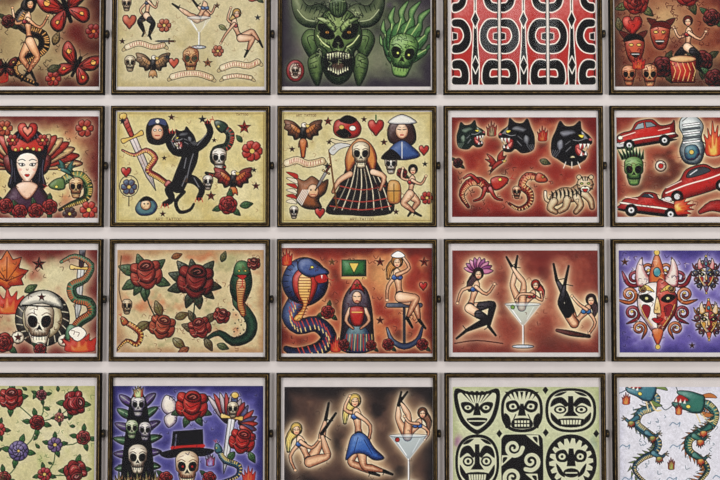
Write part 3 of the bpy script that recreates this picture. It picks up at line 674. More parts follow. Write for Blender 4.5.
def s23(g):
    eagle(g, 303, 133, 19, (120, 62, 34), (210, 124, 54)); g.R([(303, 142), (303, 156)], [3.8, 2], OR, K, .9, (DR, 2))
    banner(g, [(287, 163), (297, 160), (308, 164), (322, 161)], 3.6, seed=8)
    with g.at(347, 128, 1.1):
        g.P([(-12, 4), (-11, -6), (-3, -9), (8, -8), (13, 0), (9, 8), (-4, 9)], (180, 38, 30), K, 1, (DR, 4)); g.P([(-7, -7), (0, -12), (9, -8), (3, -4)], K, K, .6); g.P([(-10, 4), (-3, 0), (4, 6), (-2, 9)], K, K, .6); g.E(5, 0, 3, 2.4, W, K, .8); g.E(-5, -1, 2.4, 2, YL, K, .7)
    g.R([(332, 140), (345, 144), (358, 140)], [1.8, 2.8, 1.8], (216, 200, 160), K, .8)
    heart(g, 376, 127, 8); g.L([(376, 115), (376, 120)], GR, 1.8); star(g, 364, 119, 3)
    g.P([(390, 142), (388, 128), (395, 119), (406, 118), (414, 126), (416, 140), (408, 146)], (56, 30, 28), K, .9, (K, 3)); g.E(402, 131, 6.4, 7.8, (238, 200, 160), K, .8, (SD, 2))
    for f in (-1, 1): g.L([(402 + f * 1.2, 129.4), (402 + f * 4.2, 129)], K, 1); g.L([(402 + f * 1.4, 127), (402 + f * 4.4, 126.6)], K, .5)
    g.L([(400.6, 134.8), (403.4, 134.8)], (200, 16, 26), 1.3)
    g.P([(388, 122), (402, 114), (417, 122), (402, 124)], (232, 230, 220), K, .9, ((120, 120, 130), 2)); g.P([(390, 148), (402, 140), (413, 147), (420, 156), (404, 160), (388, 157)], (60, 90, 150), K, .9, (DB, 4)); g.L([(402, 142), (402, 158)], W, .9)
    g.P([(346, 168), (350, 152), (358, 142), (371, 146), (376, 160), (387, 182), (394, 210), (374, 216), (350, 215), (326, 212), (338, 190)], (24, 20, 22), K, 1)
    for i in range(8):
        g.L([(354 + i * 2.2, 162), (346 + i * 5.2, 186), (334 + i * 8, 210)], (222, 208, 172), 1.1 if i % 2 else .7)
    for yy in (186, 198, 206): g.L([(340 - (yy - 186) * .5, yy), (362, yy + 4), (385 + (yy - 186) * .3, yy)], (196, 60, 46), 1)
    g.P([(350, 146), (345, 160), (348, 174), (356, 162), (366, 162), (373, 174), (377, 158), (371, 144), (360, 138)], (212, 134, 60), K, .9, (DR, 3))
    skull(g, 361, 154, 11.5, (238, 226, 188)); g.R([(350, 174), (339, 181), (333, 192)], [3.2, 2.6, 1.5], SK, K, .9, (SD, 2)); g.R([(373, 172), (384, 177), (380, 190)], [3.2, 2.6, 1.5], SK, K, .9, (SD, 2))
    g.L([(329, 150), (337, 208)], (110, 66, 30), 2); g.P([(329, 150), (338, 143), (351, 145), (340, 149), (333, 155)], (206, 206, 202), K, .8)
    skull(g, 391, 164, 8); g.P([(381, 158), (391, 149), (401, 158), (391, 160)], K, K, .6); rose(g, 402, 173, 5.4, leaves=1)
    g.P([(388, 184), (393, 180), (400, 184), (400, 202), (388, 202)], (204, 146, 60), K, .9, (SD, 3)); g.L([(388, 191), (400, 191)], K, .9); g.L([(394, 184), (394, 202)], K, .9)
    woman(g, (413, 170), (412, 182), (410, 194), [[(418, 202), (411, 212), (408, 216)], [(403, 203), (415, 213), (421, 216)]], [[(402, 178), (403, 168)], [(421, 184), (426, 176)]], K, RD, None, 1.35)
    flower(g, 427, 198, 6.5, (190, 50, 38)); heart(g, 424, 150, 5)
    with g.at(312, 190, 1.15):
        g.P([(-14, 8), (-12, -4), (-16, -12), (-7, -8), (0, -12), (8, -7), (14, -9), (12, 2), (6, 8), (8, 16), (-6, 16)], (150, 80, 40), K, 1, (K, 5)); g.E(1, 1, 5, 6, (226, 184, 136), K, .8, (SD, 2)); g.E(-1, 0, .8, .8, K, None, 0); g.E(3, 0, .8, .8, K, None, 0); g.L([(-1, 4), (3, 4)], RD, .9)
        for i in range(5): g.L([(-13 + i, 9 + i), (-8 + i * 1.4, 0)], W, 1)
    for i in range(6): g.P([(297 - i * 1, 174 + i * 5), (286, 172 + i * 6), (297, 179 + i * 5)], (226, 214, 186) if i % 2 else (180, 40, 30), K, .6)
    dagger(g, 326, 172, 30, 30); skull(g, 294, 212, 5.5); heart(g, 320, 213, 5)
    star(g, 328, 121, 4.6, (190, 50, 40), DR)
    star(g, 292, 149, 3); star(g, 327, 166, 3, (60, 80, 110), K); star(g, 384, 142, 3.6); star(g, 425, 164, 2.8, (60, 80, 110), K); star(g, 376, 186, 3); star(g, 396, 212, 3); star(g, 329, 142, 2.6)
    g.text(350, 218, 2.6, "ART TATTOO", (80, 50, 30), .5); g.text(296, 114, 2.2, "ART TATTOO", (80, 50, 30), .45)
    g.P([(283.5, 113.5), (430.5, 113.5), (430.5, 220.5), (283.5, 220.5)], None, (150, 120, 60), .7, None, False)
    fil(g, 356, 166, 70, 48, (140, 90, 50), 30, 13, .5)
    return g.finish((210, 198, 144), [((220, 210, 164), 40, 2, .45, .8), ((198, 180, 118), 26, 16, .5, .85)], ((200, 182, 116), 9), [], [((230, 220, 182), 2.5, .5)], .98)

def s24(g):
    pantherhead(g, 471, 135, 12, 0, 1, (24, 36, 32), (130, 150, 128))
    flame(g, 492, 129, 9, 13, (90, 80, 60), (180, 160, 120)); flame(g, 543, 134, 9, 13, (150, 40, 30), (206, 120, 60))
    pantherhead(g, 517, 136, 15, -6, -1)
    pantherhead(g, 572, 141, 17, 8, 1, (18, 16, 20), (130, 132, 142)); g.R([(560, 158), (572, 162), (584, 158)], [2, 4, 2], (20, 18, 22), K, .8)
    for dx in (-6, 0, 6): g.L([(572 + dx, 162), (572 + dx * 1.4, 168)], W, .9)
    # two red lizards, a dragonish skull and a tiger, spaced along the lower row
    with g.about(480, 190, .84):
        snake(g, [(466, 210), (458, 196), (466, 182), (480, 180), (490, 188), (500, 182)], 5, (180, 50, 38), (216, 170, 116), DR, True, -20, 1.2)
        for p in ([(478, 180), (469, 172), (461, 176)], [(486, 188), (482, 199), (473, 203)], [(492, 188), (498, 199), (506, 202)]): g.R(p, [2.6, 1.8, 1.1], (170, 44, 36), K, .8, (DR, 1.5))
    bird(g, 497, 163, 10, (170, 54, 40), DR, -10)
    with g.about(526, 192, .84):
        snake(g, [(506, 206), (518, 212), (530, 205), (530, 193), (521, 184), (528, 173), (542, 175)], 4.2, (186, 80, 50), (220, 186, 120), DR, True, 20)
        skull(g, 515, 192, 6.5, (226, 196, 150), (130, 50, 34))
    with g.at(569, 192, .95):
        tc = (206, 186, 146)
        g.R([(-16, 12), (-24, 8), (-25, 0)], [2.2, 1.8, 1.5], tc, K, 1, (SD, 1))
        g.R([(-14, 8), (-6, 3), (4, 3), (14, -4)], [6.4, 7.4, 7.4, 6.6], tc, K, 1, ((110, 60, 36), 4), True, (246, 236, 210))
        for p in ([(-16, 10), (-20, 17), (-14, 21)], [(-2, 8), (-4, 16), (-10, 20)], [(8, 6), (12, 14), (7, 21)], [(14, 0), (22, 8), (24, 16)]): g.R(p, [4.2, 3.4, 2.6], tc, K, 1, ((110, 60, 36), 2.4), True, (246, 236, 210))
        for i in range(8): g.P([(-19 + i * 4.2, -3 + abs(i - 3) * .6 - i * .4), (-16 + i * 4.2, 2 - i * .4), (-17.4 + i * 4.2, 8 - i * .4), (-18.4 + i * 4.2, 2 - i * .4)], K, None, 0)
        g.E(17, -8, 8.6, 8, tc, K, 1, ((120, 64, 38), 3), 0, (250, 240, 216)); g.E(17, -3, 4.6, 3.4, (244, 232, 206), K, .6); g.E(13.4, -9, 1.5, 1, (150, 180, 60), K, .9); g.E(20.6, -9, 1.5, 1, (150, 180, 60), K, .9); g.P([(14, -3), (20, -3), (17, .4)], RD, K, .8); g.P([(15.4, -6.4), (18.6, -6.4), (17, -4.6)], K, None, 0)
        for i in (-1, 0, 1): g.L([(17 + i * 3.4, -16), (17 + i * 2, -12)], K, 1.3)
        for f in (-1, 1): g.L([(17 + f * 9, -8), (17 + f * 6, -7)], K, 1.2); g.L([(17 + f * 8, -3), (17 + f * 5.4, -4)], K, 1.2); g.E(17 + f * 6.4, -15.6, 2.4, 2.4, tc, K, .9)
    rose(g, 458, 163, 5, (150, 36, 32), K, 0, 2, (80, 80, 50)); leaf(g, 540, 160, 11, 20, (120, 110, 70), DG)
    fil(g, 520, 188, 60, 22, (50, 14, 12), 40, 8, .7)
    return g.finish((142, 42, 34), [((172, 84, 58), 20, 3, .5, .8), ((88, 26, 24), 24, 12, .5, .8)], ((110, 28, 26), 12), [], [((206, 172, 124), 4, 1.25), ((228, 214, 170), 1.8, 1)], 1.06, 8)

def s25(g):
    hot_car(g, 646, 136, 29, (196, 38, 32), DR, -8)
    with g.at(692, 141):
        g.P([(-9, -24), (4, -25), (12, -16), (10, -4), (13, 8), (8, 22), (-6, 22), (-12, 10), (-8, -4), (-12, -14)], (196, 206, 204), K, 1.1, ((40, 50, 60), 6), True, (250, 250, 248))
        for i in range(5): g.R([(-8, -16 + i * 4.4), (8, -18 + i * 4.4)], 1.0, (90, 98, 104) if i % 2 else (236, 238, 236), K, .7)
        g.P([(-6, 6), (4, 4), (8, 12), (2, 19), (-6, 17)], (70, 120, 130), K, .9, (DB, 3)); g.E(0, 11, 2.4, 2.4, YL, K, .7)
        g.L([(-9, -20), (-4, -24)], K, .9); g.L([(10, 0), (15, 4), (14, 12)], K, 1.2)
    flame(g, 714, 140, 16, 30, (206, 80, 36), YL)
    for i in range(8): g.P([(622 + i * 2.6, 160 - (3.5 - abs(i - 3.5)) * .7), (618 + i * 3.7, 150 - (4 - abs(i - 3.5)) * 1.3), (626 + i * 2.6, 159 - (3.5 - abs(i - 3.5)) * .7)], K, (70, 120, 70), .6, None, False)
    skull(g, 634, 170, 12.5, (120, 158, 84), (22, 54, 24))
    # finned coupe seen three-quarter from behind, nose up to the right
    with g.at(694, 182, 1, -14):
        g.P([(-34, 10), (-30, 0), (-14, -5), (-4, -14), (14, -15), (24, -8), (38, -9), (42, 0), (36, 10), (-10, 14)], (186, 36, 32), K, 1.1, (DR, 6), True, (255, 200, 180))
        g.P([(-6, -6), (-1, -12), (12, -12.6), (19, -7), (6, -5)], (60, 66, 72), K, .9, None, True); g.L([(-2, -8), (6, -11)], (220, 226, 228), 1)
        g.L([(-30, 4), (-8, 1), (18, 0), (40, -3)], (236, 228, 216), 1.4); g.L([(-28, -1), (-12, -4)], (255, 214, 196), 1); g.P([(-38, 9), (-28, 8), (-26, 13), (-36, 13)], (216, 216, 212), K, .8)
        for a in (-20, 26): g.E(a, 10, 6, 6, K, K, .6); g.E(a, 10, 3.2, 3.2, (206, 206, 206), K, .7)
    hot_car(g, 652, 205, 32, (186, 34, 30), DR, 6, -1, True)
    flame(g, 684, 207, 14, 18, (206, 80, 36), YL, rot=80); g.R([(700, 212), (712, 206), (726, 207)], [2, 5, 7], (166, 30, 28), K, 1, (DR, 4), True, (255, 190, 170))
    g.E(661, 166, 5.4, 5.4, (226, 220, 202), K, 1.2, ((120, 80, 60), 2)); g.E(661, 166, 2.6, 2.6, (186, 40, 34), K, .8)
    skull(g, 742, 190, 13); rose(g, 746, 140, 14)
    fil(g, 668, 180, 44, 30, (100, 30, 22), 44, 5, .6)
    return g.finish((154, 68, 50), [((190, 134, 94), 22, 3, .5, .8), ((90, 40, 32), 24, 22, .5, .8)], ((124, 42, 34), 12), [], [((210, 190, 142), 4, 1.25), ((232, 222, 184), 1.8, 1)], 1.06, 8)

def s31(g):
    with g.at(8, 274, 1.2):
        g.P([(0, -20), (5, -12), (12, -14), (10, -5), (18, -3), (12, 4), (14, 9), (4, 10), (0, 14), (-4, 10), (-14, 9), (-12, 4), (-18, -3), (-10, -5), (-12, -14), (-5, -12)], (206, 110, 42), K, 1, ((150, 34, 26), 6), False)
        for a in (-90, -40, -140, 0, 180): g.L([(0, 6), (14 * math.cos(math.radians(a)), 14 * math.sin(math.radians(a)))], DR, 1)
    flame(g, 10, 302, 28, 22, (190, 54, 36), OR); star(g, 40, 264, 7, (140, 50, 40), K); leaf(g, 26, 292, 14, -30, (90, 110, 60))
    g.E(44, 318, 27, 28, (46, 42, 38), K, 1.3, (K, 5)); g.E(44, 318, 20, 21, (206, 196, 160), K, 1, ((110, 90, 60), 4))
    for i in range(20):
        a = i / 20 * 6.283; g.L([(44 + 20.5 * math.cos(a), 318 + 21.5 * math.sin(a)), (44 + 26 * math.cos(a + .1), 318 + 27 * math.sin(a + .1))], (200, 190, 160), 1)
    skull(g, 41, 322, 19, (240, 234, 210), (96, 70, 50))
    g.P([(22, 306), (28, 296), (46, 290), (60, 297), (64, 309), (44, 303)], (234, 228, 208), K, 1, ((80, 80, 76), 4)); g.L([(24, 305), (62, 307)], K, 1.6); star(g, 43, 297, 4)
    for (x, y) in ((20, 337), (66, 340), (42, 348)): g.E(x, y, 6.4, 6, (230, 224, 200), K, .9, ((110, 90, 70), 2))
    star(g, 20, 337, 4); star(g, 66, 340, 4); rose(g, 42, 349, 6, (180, 40, 34), DR, 0, 2)
    dagger(g, 82, 268, 80, 4, (196, 196, 190), (50, 50, 60))
    snake(g, [(62, 262), (76, 256), (92, 265), (86, 279), (73, 286), (76, 298), (90, 302), (93, 313), (82, 321), (74, 330)], 4.6, (80, 126, 88), (206, 90, 48), DG, True, 120)
    flame(g, 82, 342, 30, 18, (190, 54, 36), OR); g.P([(70, 332), (80, 326), (88, 333), (79, 341)], W, K, .9)
    rose(g, 6, 342, 10, (176, 50, 36), DR, 0, 2); rose(g, -26, 300, 14); skull(g, -30, 340, 10)
    fil(g, 50, 300, 46, 44, (70, 34, 20), 50, 5, .7)
    return g.finish((192, 176, 130), [((110, 124, 80), 20, 3, .58, .8), ((150, 60, 44), 22, 13, .5, .78)], ((102, 30, 28), 20), [(56, 276, 22, (210, 200, 158)), (96, 256, 24, (100, 28, 28)), (20, 350, 26, (150, 56, 42))], [((228, 218, 180), 4, 1)], 1.04, 8)

def s32(g):
    for (a, l) in ((200, 20), (150, 18), (250, 15), (20, 18), (-40, 17), (90, 17), (120, 14)): leaf(g, 146 + 8 * math.cos(math.radians(a)), 276 + 8 * math.sin(math.radians(a)), l, a, (70, 96, 60), (18, 36, 24))
    open_rose(g, 147, 275, 13.5, (170, 58, 44), (70, 20, 20), -8, (226, 150, 120))
    for (a, l) in ((200, 19), (165, 19), (-130, 19), (-100, 15), (10, 17), (-50, 19), (80, 17), (110, 17), (40, 15)): leaf(g, 196 + 9 * math.cos(math.radians(a)), 283 + 9 * math.sin(math.radians(a)), l, a, (50, 62, 42), K)
    open_rose(g, 196, 282, 15.5, (132, 32, 30), (24, 6, 8), 6, (206, 110, 88))
    with g.at(241, 292, .88):
        g.R([(-40, 54), (-24, 46), (-8, 56), (9, 50), (13, 36), (6, 22), (-3, 12), (-2, 2)], [1.2, 3, 4.6, 5.6, 6, 5.6, 5.6, 6], (44, 82, 58), K, 1.1, ((6, 20, 16), 5), True, (150, 186, 126))
        g.P([(-9, 6), (-12, -8), (-8, -22), (0, -33), (10, -26), (13, -10), (9, 4), (2, 14)], (36, 76, 54), K, 1.1, ((6, 22, 16), 7), True, (146, 186, 132))
        g.P([(-4, 8), (-5, -8), (-2, -16), (4, -16), (6, -6), (3, 10), (6, 24), (2, 28), (-3, 18)], (200, 150, 80), K, .9, ((150, 60, 30), 2))
        for i in range(16): g.L([(-4.4 + i * .3, -12 + i * 2.5), (4 + i * .2, -12 + i * 2.5)], (120, 36, 26), .8)
        for i in range(18): g.E(-8 + (i * 7) % 18, 20 + i * 1.9, .9, .9, (10, 30, 20), None, 0)
        for i in range(7): g.L([(10, -18 + i * 3), (6, -16 + i * 3)], (8, 24, 18), .8); g.L([(-10, -12 + i * 3), (-7, -11 + i * 3)], (8, 24, 18), .8)
        g.P([(-8, -20), (-4, -34), (7, -34), (11, -22), (3, -17)], (58, 110, 68), K, 1, (DG, 4), True, (180, 210, 140)); g.E(-1.6, -24, 1.4, 1.1, (235, 200, 80), K, .8); g.E(5.4, -24, 1.4, 1.1, (235, 200, 80), K, .8)
        g.P([(-4, -19), (7, -19), (2, -14)], RD, K, .8); g.L([(2, -15), (2, -8), (0, -5)], (200, 30, 30), 1); g.L([(2, -8), (4, -5)], (200, 30, 30), .9)
    for (x, y, a, l) in ((164, 328, 190, 20), (150, 322, 150, 16), (174, 338, 40, 16), (162, 316, -110, 16), (176, 318, -20, 14)): leaf(g, x, y, l, a, (110, 104, 54), (80, 36, 24))
    open_rose(g, 163, 327, 11, (180, 74, 46), (90, 26, 22), 14, (236, 170, 120))
    for (x, y, a, l) in ((198, 330, 200, 16), (206, 338, 60, 14), (206, 322, -40, 14), (196, 322, -120, 13)): leaf(g, x, y, l, a, (90, 84, 48), (60, 28, 20))
    open_rose(g, 201, 328, 9.5, (164, 50, 38), DR, -20); leaf(g, 218, 344, 12, 20, (100, 106, 60)); leaf(g, 190, 347, 13, 150, (160, 90, 50), (90, 30, 24))
    open_rose(g, 222, 316, 7, (170, 52, 40), DR, 20); open_rose(g, 254, 264, 5.5, (170, 52, 40), DR, 0); skull(g, 128, 306, 6.5, (214, 190, 146))
    snake(g, [(118, 350), (128, 340), (138, 344), (142, 334), (134, 326), (126, 322)], 2.6, (180, 90, 46), YL, DR, True, -120)
    g.L([(146, 290), (150, 304), (156, 316)], DG, 1.6); g.L([(196, 298), (194, 318)], DG, 1.6); g.L([(122, 256), (120, 290), (127, 312)], (90, 60, 36), 1.2); leaf(g, 172, 258, 11, -20, (160, 100, 50), (90, 40, 24)); leaf(g, 222, 262, 11, -70, (120, 110, 60))
    fil(g, 190, 302, 68, 46, (110, 60, 36), 60, 15, .6)
    return g.finish((204, 186, 140), [((196, 122, 80), 20, 3, .52, .76), ((160, 154, 108), 18, 21, .6, .82)], ((180, 140, 98), 9), [(126, 260, 14, (160, 84, 58)), (228, 256, 16, (170, 166, 116)), (118, 344, 14, (146, 90, 62))], [((226, 212, 170), 3, .9)], 1.03, 8)

def s33(g):
    with g.about(292, 320, .88):
        g.R([(286, 352), (300, 357), (324, 352), (334, 338), (320, 324), (300, 327), (290, 315), (296, 300), (304, 288)], [3, 6, 8, 8.6, 8.4, 8.4, 9, 9, 9], (46, 62, 104), K, 1.2, ((12, 12, 34), 6), True, (150, 176, 220))
        q = cr([(300, 357), (324, 352), (334, 338), (320, 324), (300, 327), (290, 315), (296, 300)], False, 8)
        for i in range(0, len(q), 2): g.L([(q[i][0] - 1, q[i][1] - 6), (q[i][0] + 2, q[i][1] + 1)], (196, 60, 44), 1.2)
        for i in range(1, len(q), 2): g.L([(q[i][0], q[i][1] + 2), (q[i][0] + 1, q[i][1] + 6)], (222, 186, 110), 1.2)
        g.P([(304, 302), (288, 294), (281, 276), (289, 257), (305, 249), (323, 255), (333, 273), (329, 291), (315, 302)], (50, 66, 114), K, 1.2, ((10, 10, 32), 8), True, (160, 186, 226))
        for i in range(16):
            a = 2.2 + i * .30; g.L([(307 + 19 * math.cos(a), 275 + 21 * math.sin(a)), (307 + 24 * math.cos(a), 275 + 25 * math.sin(a))], (10, 12, 30), 1)
        g.P([(305, 302), (295, 289), (293, 272), (302, 261), (313, 261), (321, 274), (319, 289), (311, 302)], (190, 52, 40), K, 1, (DR, 3))
        g.P([(305, 304), (300, 290), (300, 272), (308, 266), (314, 274), (313, 290), (309, 304), (302, 320), (294, 318)], (226, 186, 100), K, .9, (OR, 2))
        for i in range(14): g.L([(300 - max(0, i - 9) * .6, 272 + i * 3.2), (313 - max(0, i - 8) * 1.0, 272 + i * 3.2)], (130, 36, 24), .9)
        g.P([(299, 262), (301, 252), (312, 250), (320, 256), (332, 263), (333, 268), (318, 271), (308, 270)], (66, 86, 140), K, 1, ((16, 16, 40), 3)); g.P([(330, 268), (318, 271), (322, 278), (332, 276)], RD, K, .8); g.E(315, 260, 1.9, 1.5, (250, 216, 70), K, .8)
        g.P([(325, 269), (327, 269), (326, 274)], W, None, 0, None, False); g.L([(330, 271), (338, 275), (340, 273)], RD, 1)
    rose(g, 328, 312, 7, (186, 34, 30), DR, 0, 3); flame(g, 287, 258, 10, 14, (186, 46, 34), OR); flame(g, 336, 344, 10, 14, (186, 46, 34), OR); star(g, 332, 262, 3.4, YL, OR)
    g.P([(342, 260), (366, 260), (366, 276), (342, 276)], (50, 112, 56), K, 1, (DG, 4), False); g.P([(349, 263), (359, 263), (354, 273)], (226, 196, 90), K, .8, None, False); g.L([(342, 278), (366, 278)], (216, 180, 100), 1.8)
    g.P([(342, 350), (342, 324), (343, 302), (349, 289), (357, 284), (366, 289), (371, 304), (373, 326), (371, 350)], (46, 30, 46), K, 1.1, (K, 5))
    g.P([(344, 350), (347, 330), (358, 322), (369, 332), (371, 350)], (60, 90, 104), K, 1, (DB, 5), True, (180, 206, 206))
    for i in range(5): g.L([(347 + i * 5.4, 334), (345 + i * 6.2, 350)], (180, 40, 34), 1.3); g.L([(350 + i * 5.4, 334), (348 + i * 6.2, 350)], (226, 190, 106), .8)
    g.R([(350, 309), (346, 320), (353, 328)], [2.2, 1.7, 1.3], SK, K, .9, (SD, 2)); g.R([(365, 309), (369, 320), (361, 328)], [2.2, 1.7, 1.3], SK, K, .9, (SD, 2))
    g.P([(351, 307), (363, 307), (364, 316), (361, 325), (353, 325), (350, 316)], (186, 40, 36), K, .9, (DR, 3)); g.L([(352, 312), (362, 312)], YL, 1.1)
    g.E(357, 297.4, 4.8, 6.2, (238, 198, 158), K, .9, (SD, 2)); g.P([(349.6, 294), (352, 285), (357, 279), (362, 285), (364.6, 294), (361, 290), (353, 290)], (186, 34, 30), K, .9, (DR, 2)); star(g, 357, 285, 3.2, YL, OR)
    for f in (-1, 1): g.L([(357 + f * 1.1, 296.6), (357 + f * 3.3, 296)], K, .9)
    g.L([(355.8, 300.8), (358.2, 300.8)], (206, 16, 24), 1.2)
    rose(g, 344, 344, 5.4, (190, 40, 34), DR, 0, 1); rose(g, 371, 345, 5.4, (190, 40, 34), DR, 0, 1)
    g.L([(404, 302), (404, 344)], (40, 44, 56), 3.2); g.R([(387, 328), (392, 340), (404, 346), (417, 340), (422, 327)], [1, 2.2, 2.8, 2.2, 1], (60, 72, 96), K, 1, (DB, 2), True, (190, 200, 214))
    g.R([(388, 305), (420, 305)], [2.2, 2.2], (70, 76, 92), K, .9, (DB, 1))
    woman(g, (397, 262), (397, 277), (400, 297), [[(415, 304), (419, 320), (425, 328)], [(416, 298), (407, 318), (412, 327)]], [[(388, 286), (387, 300)], [(409, 268), (402, 256)]], (176, 112, 46), (60, 96, 166), None, 1.65, hairpts=[(390, 268), (388, 278)])
    g.P([(391, 256), (398, 251), (405, 256), (398, 258)], (240, 240, 235), K, .8)
    star(g, 380, 262, 4.6, (190, 50, 38), DR); star(g, 424, 262, 5, (190, 50, 38), DR); heart(g, 423, 286, 4); star(g, 380, 320, 4, (190, 50, 38), DR)
    rose(g, 388, 344, 6, leaves=1); rose(g, 422, 344, 6, leaves=1)
    fil(g, 356, 302, 72, 48, (70, 16, 14), 60, 25, .7)
    return g.finish((150, 50, 38), [((190, 108, 66), 20, 3, .48, .76), ((84, 28, 26), 24, 12, .52, .8)], ((100, 30, 26), 12), [(382, 276, 24, (206, 146, 92))], [((214, 148, 94), 4, 1), ((234, 200, 146), 1.5, .9)], 1.06, 8)

def s34(g):
    for i in range(9):
        with g.at(478, 272, 1.0, -165 + i * 20): g.P([(2, -1.6), (9, -2.8), (15, 0), (9, 2.8), (2, 1.6)], (140, 60, 120) if i % 2 else (206, 124, 160), K, .7, ((80, 24, 64), 1.5))
    woman(g, (478, 274), (475, 289), (469, 308), [[(492, 304), (488, 326), (495, 335)], [(487, 320), (466, 330), (456, 338)]], [[(462, 290), (457, 303)], [(486, 294), (494, 284)]], (50, 24, 30), (50, 90, 160), (26, 22, 26), 1.5, hairpts=[(470, 283), (469, 290)])
    woman(g, (535, 285), (531, 296), (521, 307), [[(512, 286), (515, 267), (517, 256)], [(523, 283), (511, 266), (506, 257)]], [[(541, 300), (540, 292)], [(520, 294), (515, 300)]], (170, 44, 32), (196, 44, 38), None, 1.3, hairpts=[(541, 291), (541, 299)])
    martini(g, 522, 304, 36, 42, (160, 190, 200)); g.E(512, 307, 2, 2, (110, 150, 60), K, .7)
    woman(g, (590, 300), (585, 311), (573, 323), [[(566, 298), (556, 280), (553, 264)], [(560, 304), (564, 284), (568, 266)]], [[(594, 322), (588, 333)], [(578, 304), (571, 296)]], (46, 24, 26), (50, 116, 180), (18, 16, 20), 1.5, hairpts=[(594, 308), (593, 315)])
    g.R([(556, 330), (570, 333), (588, 336)], [1.4, 2.6, 1.4], (110, 44, 38), K, .8, (K, 3)); g.L([(454, 343), (476, 340), (502, 343)], (70, 24, 20), 1.3)
    fil(g, 525, 302, 70, 46, (80, 26, 22), 26, 33, .5)
    return g.finish((146, 66, 52), [((180, 110, 84), 22, 3, .48, .78), ((104, 38, 34), 24, 12, .5, .8)], ((118, 46, 40), 12), [(543, 256, 18, (116, 40, 36)), (550, 348, 20, (106, 50, 42))], [((214, 178, 134), 5, 1.9), ((240, 226, 188), 2, 1.15)], 1.06, 8)

def mask_face(g, x, y, r, c1, c2, c3, half=(204, 70, 52)):
    with g.at(x, y, r / 20.):
        for f in (-1, 1):
            with g.at(0, 0, 1, 0, f):
                for (sx, sy, sr, ro, cc) in ((7, -24, 6, -30, c2), (16, -18, 6.5, 10, c3), (20, -6, 6, 60, c2), (18, 7, 5.6, 100, c3), (13, 18, 5, 140, c2)):
                    scroll(g, sx, sy, sr, ro, cc, (60, 14, 20))
                g.P([(4, -14), (9, -24), (11, -32), (15, -24), (14, -12)], (230, 220, 208), K, .8, (c3, 3))
        g.P([(-6, -14), (0, -36), (6, -14)], c2, K, .9, (c3, 3)); g.E(0, -36, 2, 2, YL, K, .7); g.E(0, -22, 2.6, 3.4, (70, 150, 160), K, .8, (DB, 1))
        g.P([(0, -15), (9, -13), (14, -4), (13, 6), (8, 14), (3, 21), (-3, 21), (-8, 14), (-13, 6), (-14, -4), (-9, -13)], c1, K, 1.1, ((140, 100, 110), 5), True, (252, 248, 240))
        g.P([(0, -15), (9, -13), (14, -4), (13, 6), (8, 14), (3, 21), (0, 21)], half, K, .8, (DR, 5), True)
        for f in (-1, 1):
            with g.at(0, 0, 1, 0, f):
                g.P([(2.6, -2.4), (7, -6.4), (13, -4.6), (8, -.4)], K, K, .8); g.E(7.6, -3.4, 1.1, 1.0, (226, 216, 140), None, 0); g.P([(2, -8), (8, -13), (13.4, -9), (7, -9)], YL, K, .7)
                g.P([(5, 3), (10, 1), (11, 6), (7, 11)], c3, K, .7); g.L([(12.4, 1), (9, 9), (4, 16)], YL, .9)
                scroll(g, 10, -10, 2.4, 0, YL, SD)
        g.P([(0, -5), (2.6, 6), (0, 7.4), (-2.6, 6)], (230, 194, 120), K, .8, (SD, 1)); g.P([(-4, 11.6), (-2, 10.4), (0, 11), (2, 10.4), (4, 11.6), (0, 14.4)], (190, 16, 26), K, .7); g.L([(-3.6, 12), (3.6, 12)], K, .6)
        g.P([(-4, 19), (4, 19), (0, 30)], c2, K, .8, (c3, 2)); g.E(0, 31, 1.8, 1.8, YL, K, .6)

def s35(g):
    mask_face(g, 656, 303, 28, (240, 234, 226), (206, 108, 48), (146, 30, 42))
    mask_face(g, 705, 276, 11, (230, 222, 212), (60, 106, 150), (176, 36, 42), (90, 136, 180))
    mask_face(g, 707, 321, 12, (230, 200, 164), (186, 48, 40), (206, 146, 54), (180, 50, 58))
    star(g, 624, 262, 4, (206, 116, 48), DR); star(g, 690, 345, 3, (206, 116, 48), DR)
    mask_face(g, 746, 296, 18, (232, 222, 208), (206, 110, 50), (60, 90, 130))
    fil(g, 670, 300, 52, 46, (40, 30, 80), 34, 33, .7); fil(g, 656, 296, 30, 38, (240, 230, 196), 34, 43, .5); fil(g, 656, 296, 30, 38, (60, 20, 30), 34, 53, .6)
    return g.finish((98, 84, 162), [((64, 52, 130), 22, 3, .5, .8), ((136, 126, 192), 20, 12, .5, .8)], ((66, 56, 128), 12), [], [((192, 184, 220), 4, 1.1), ((236, 232, 240), 1.6, .9)], 1.04, 8)

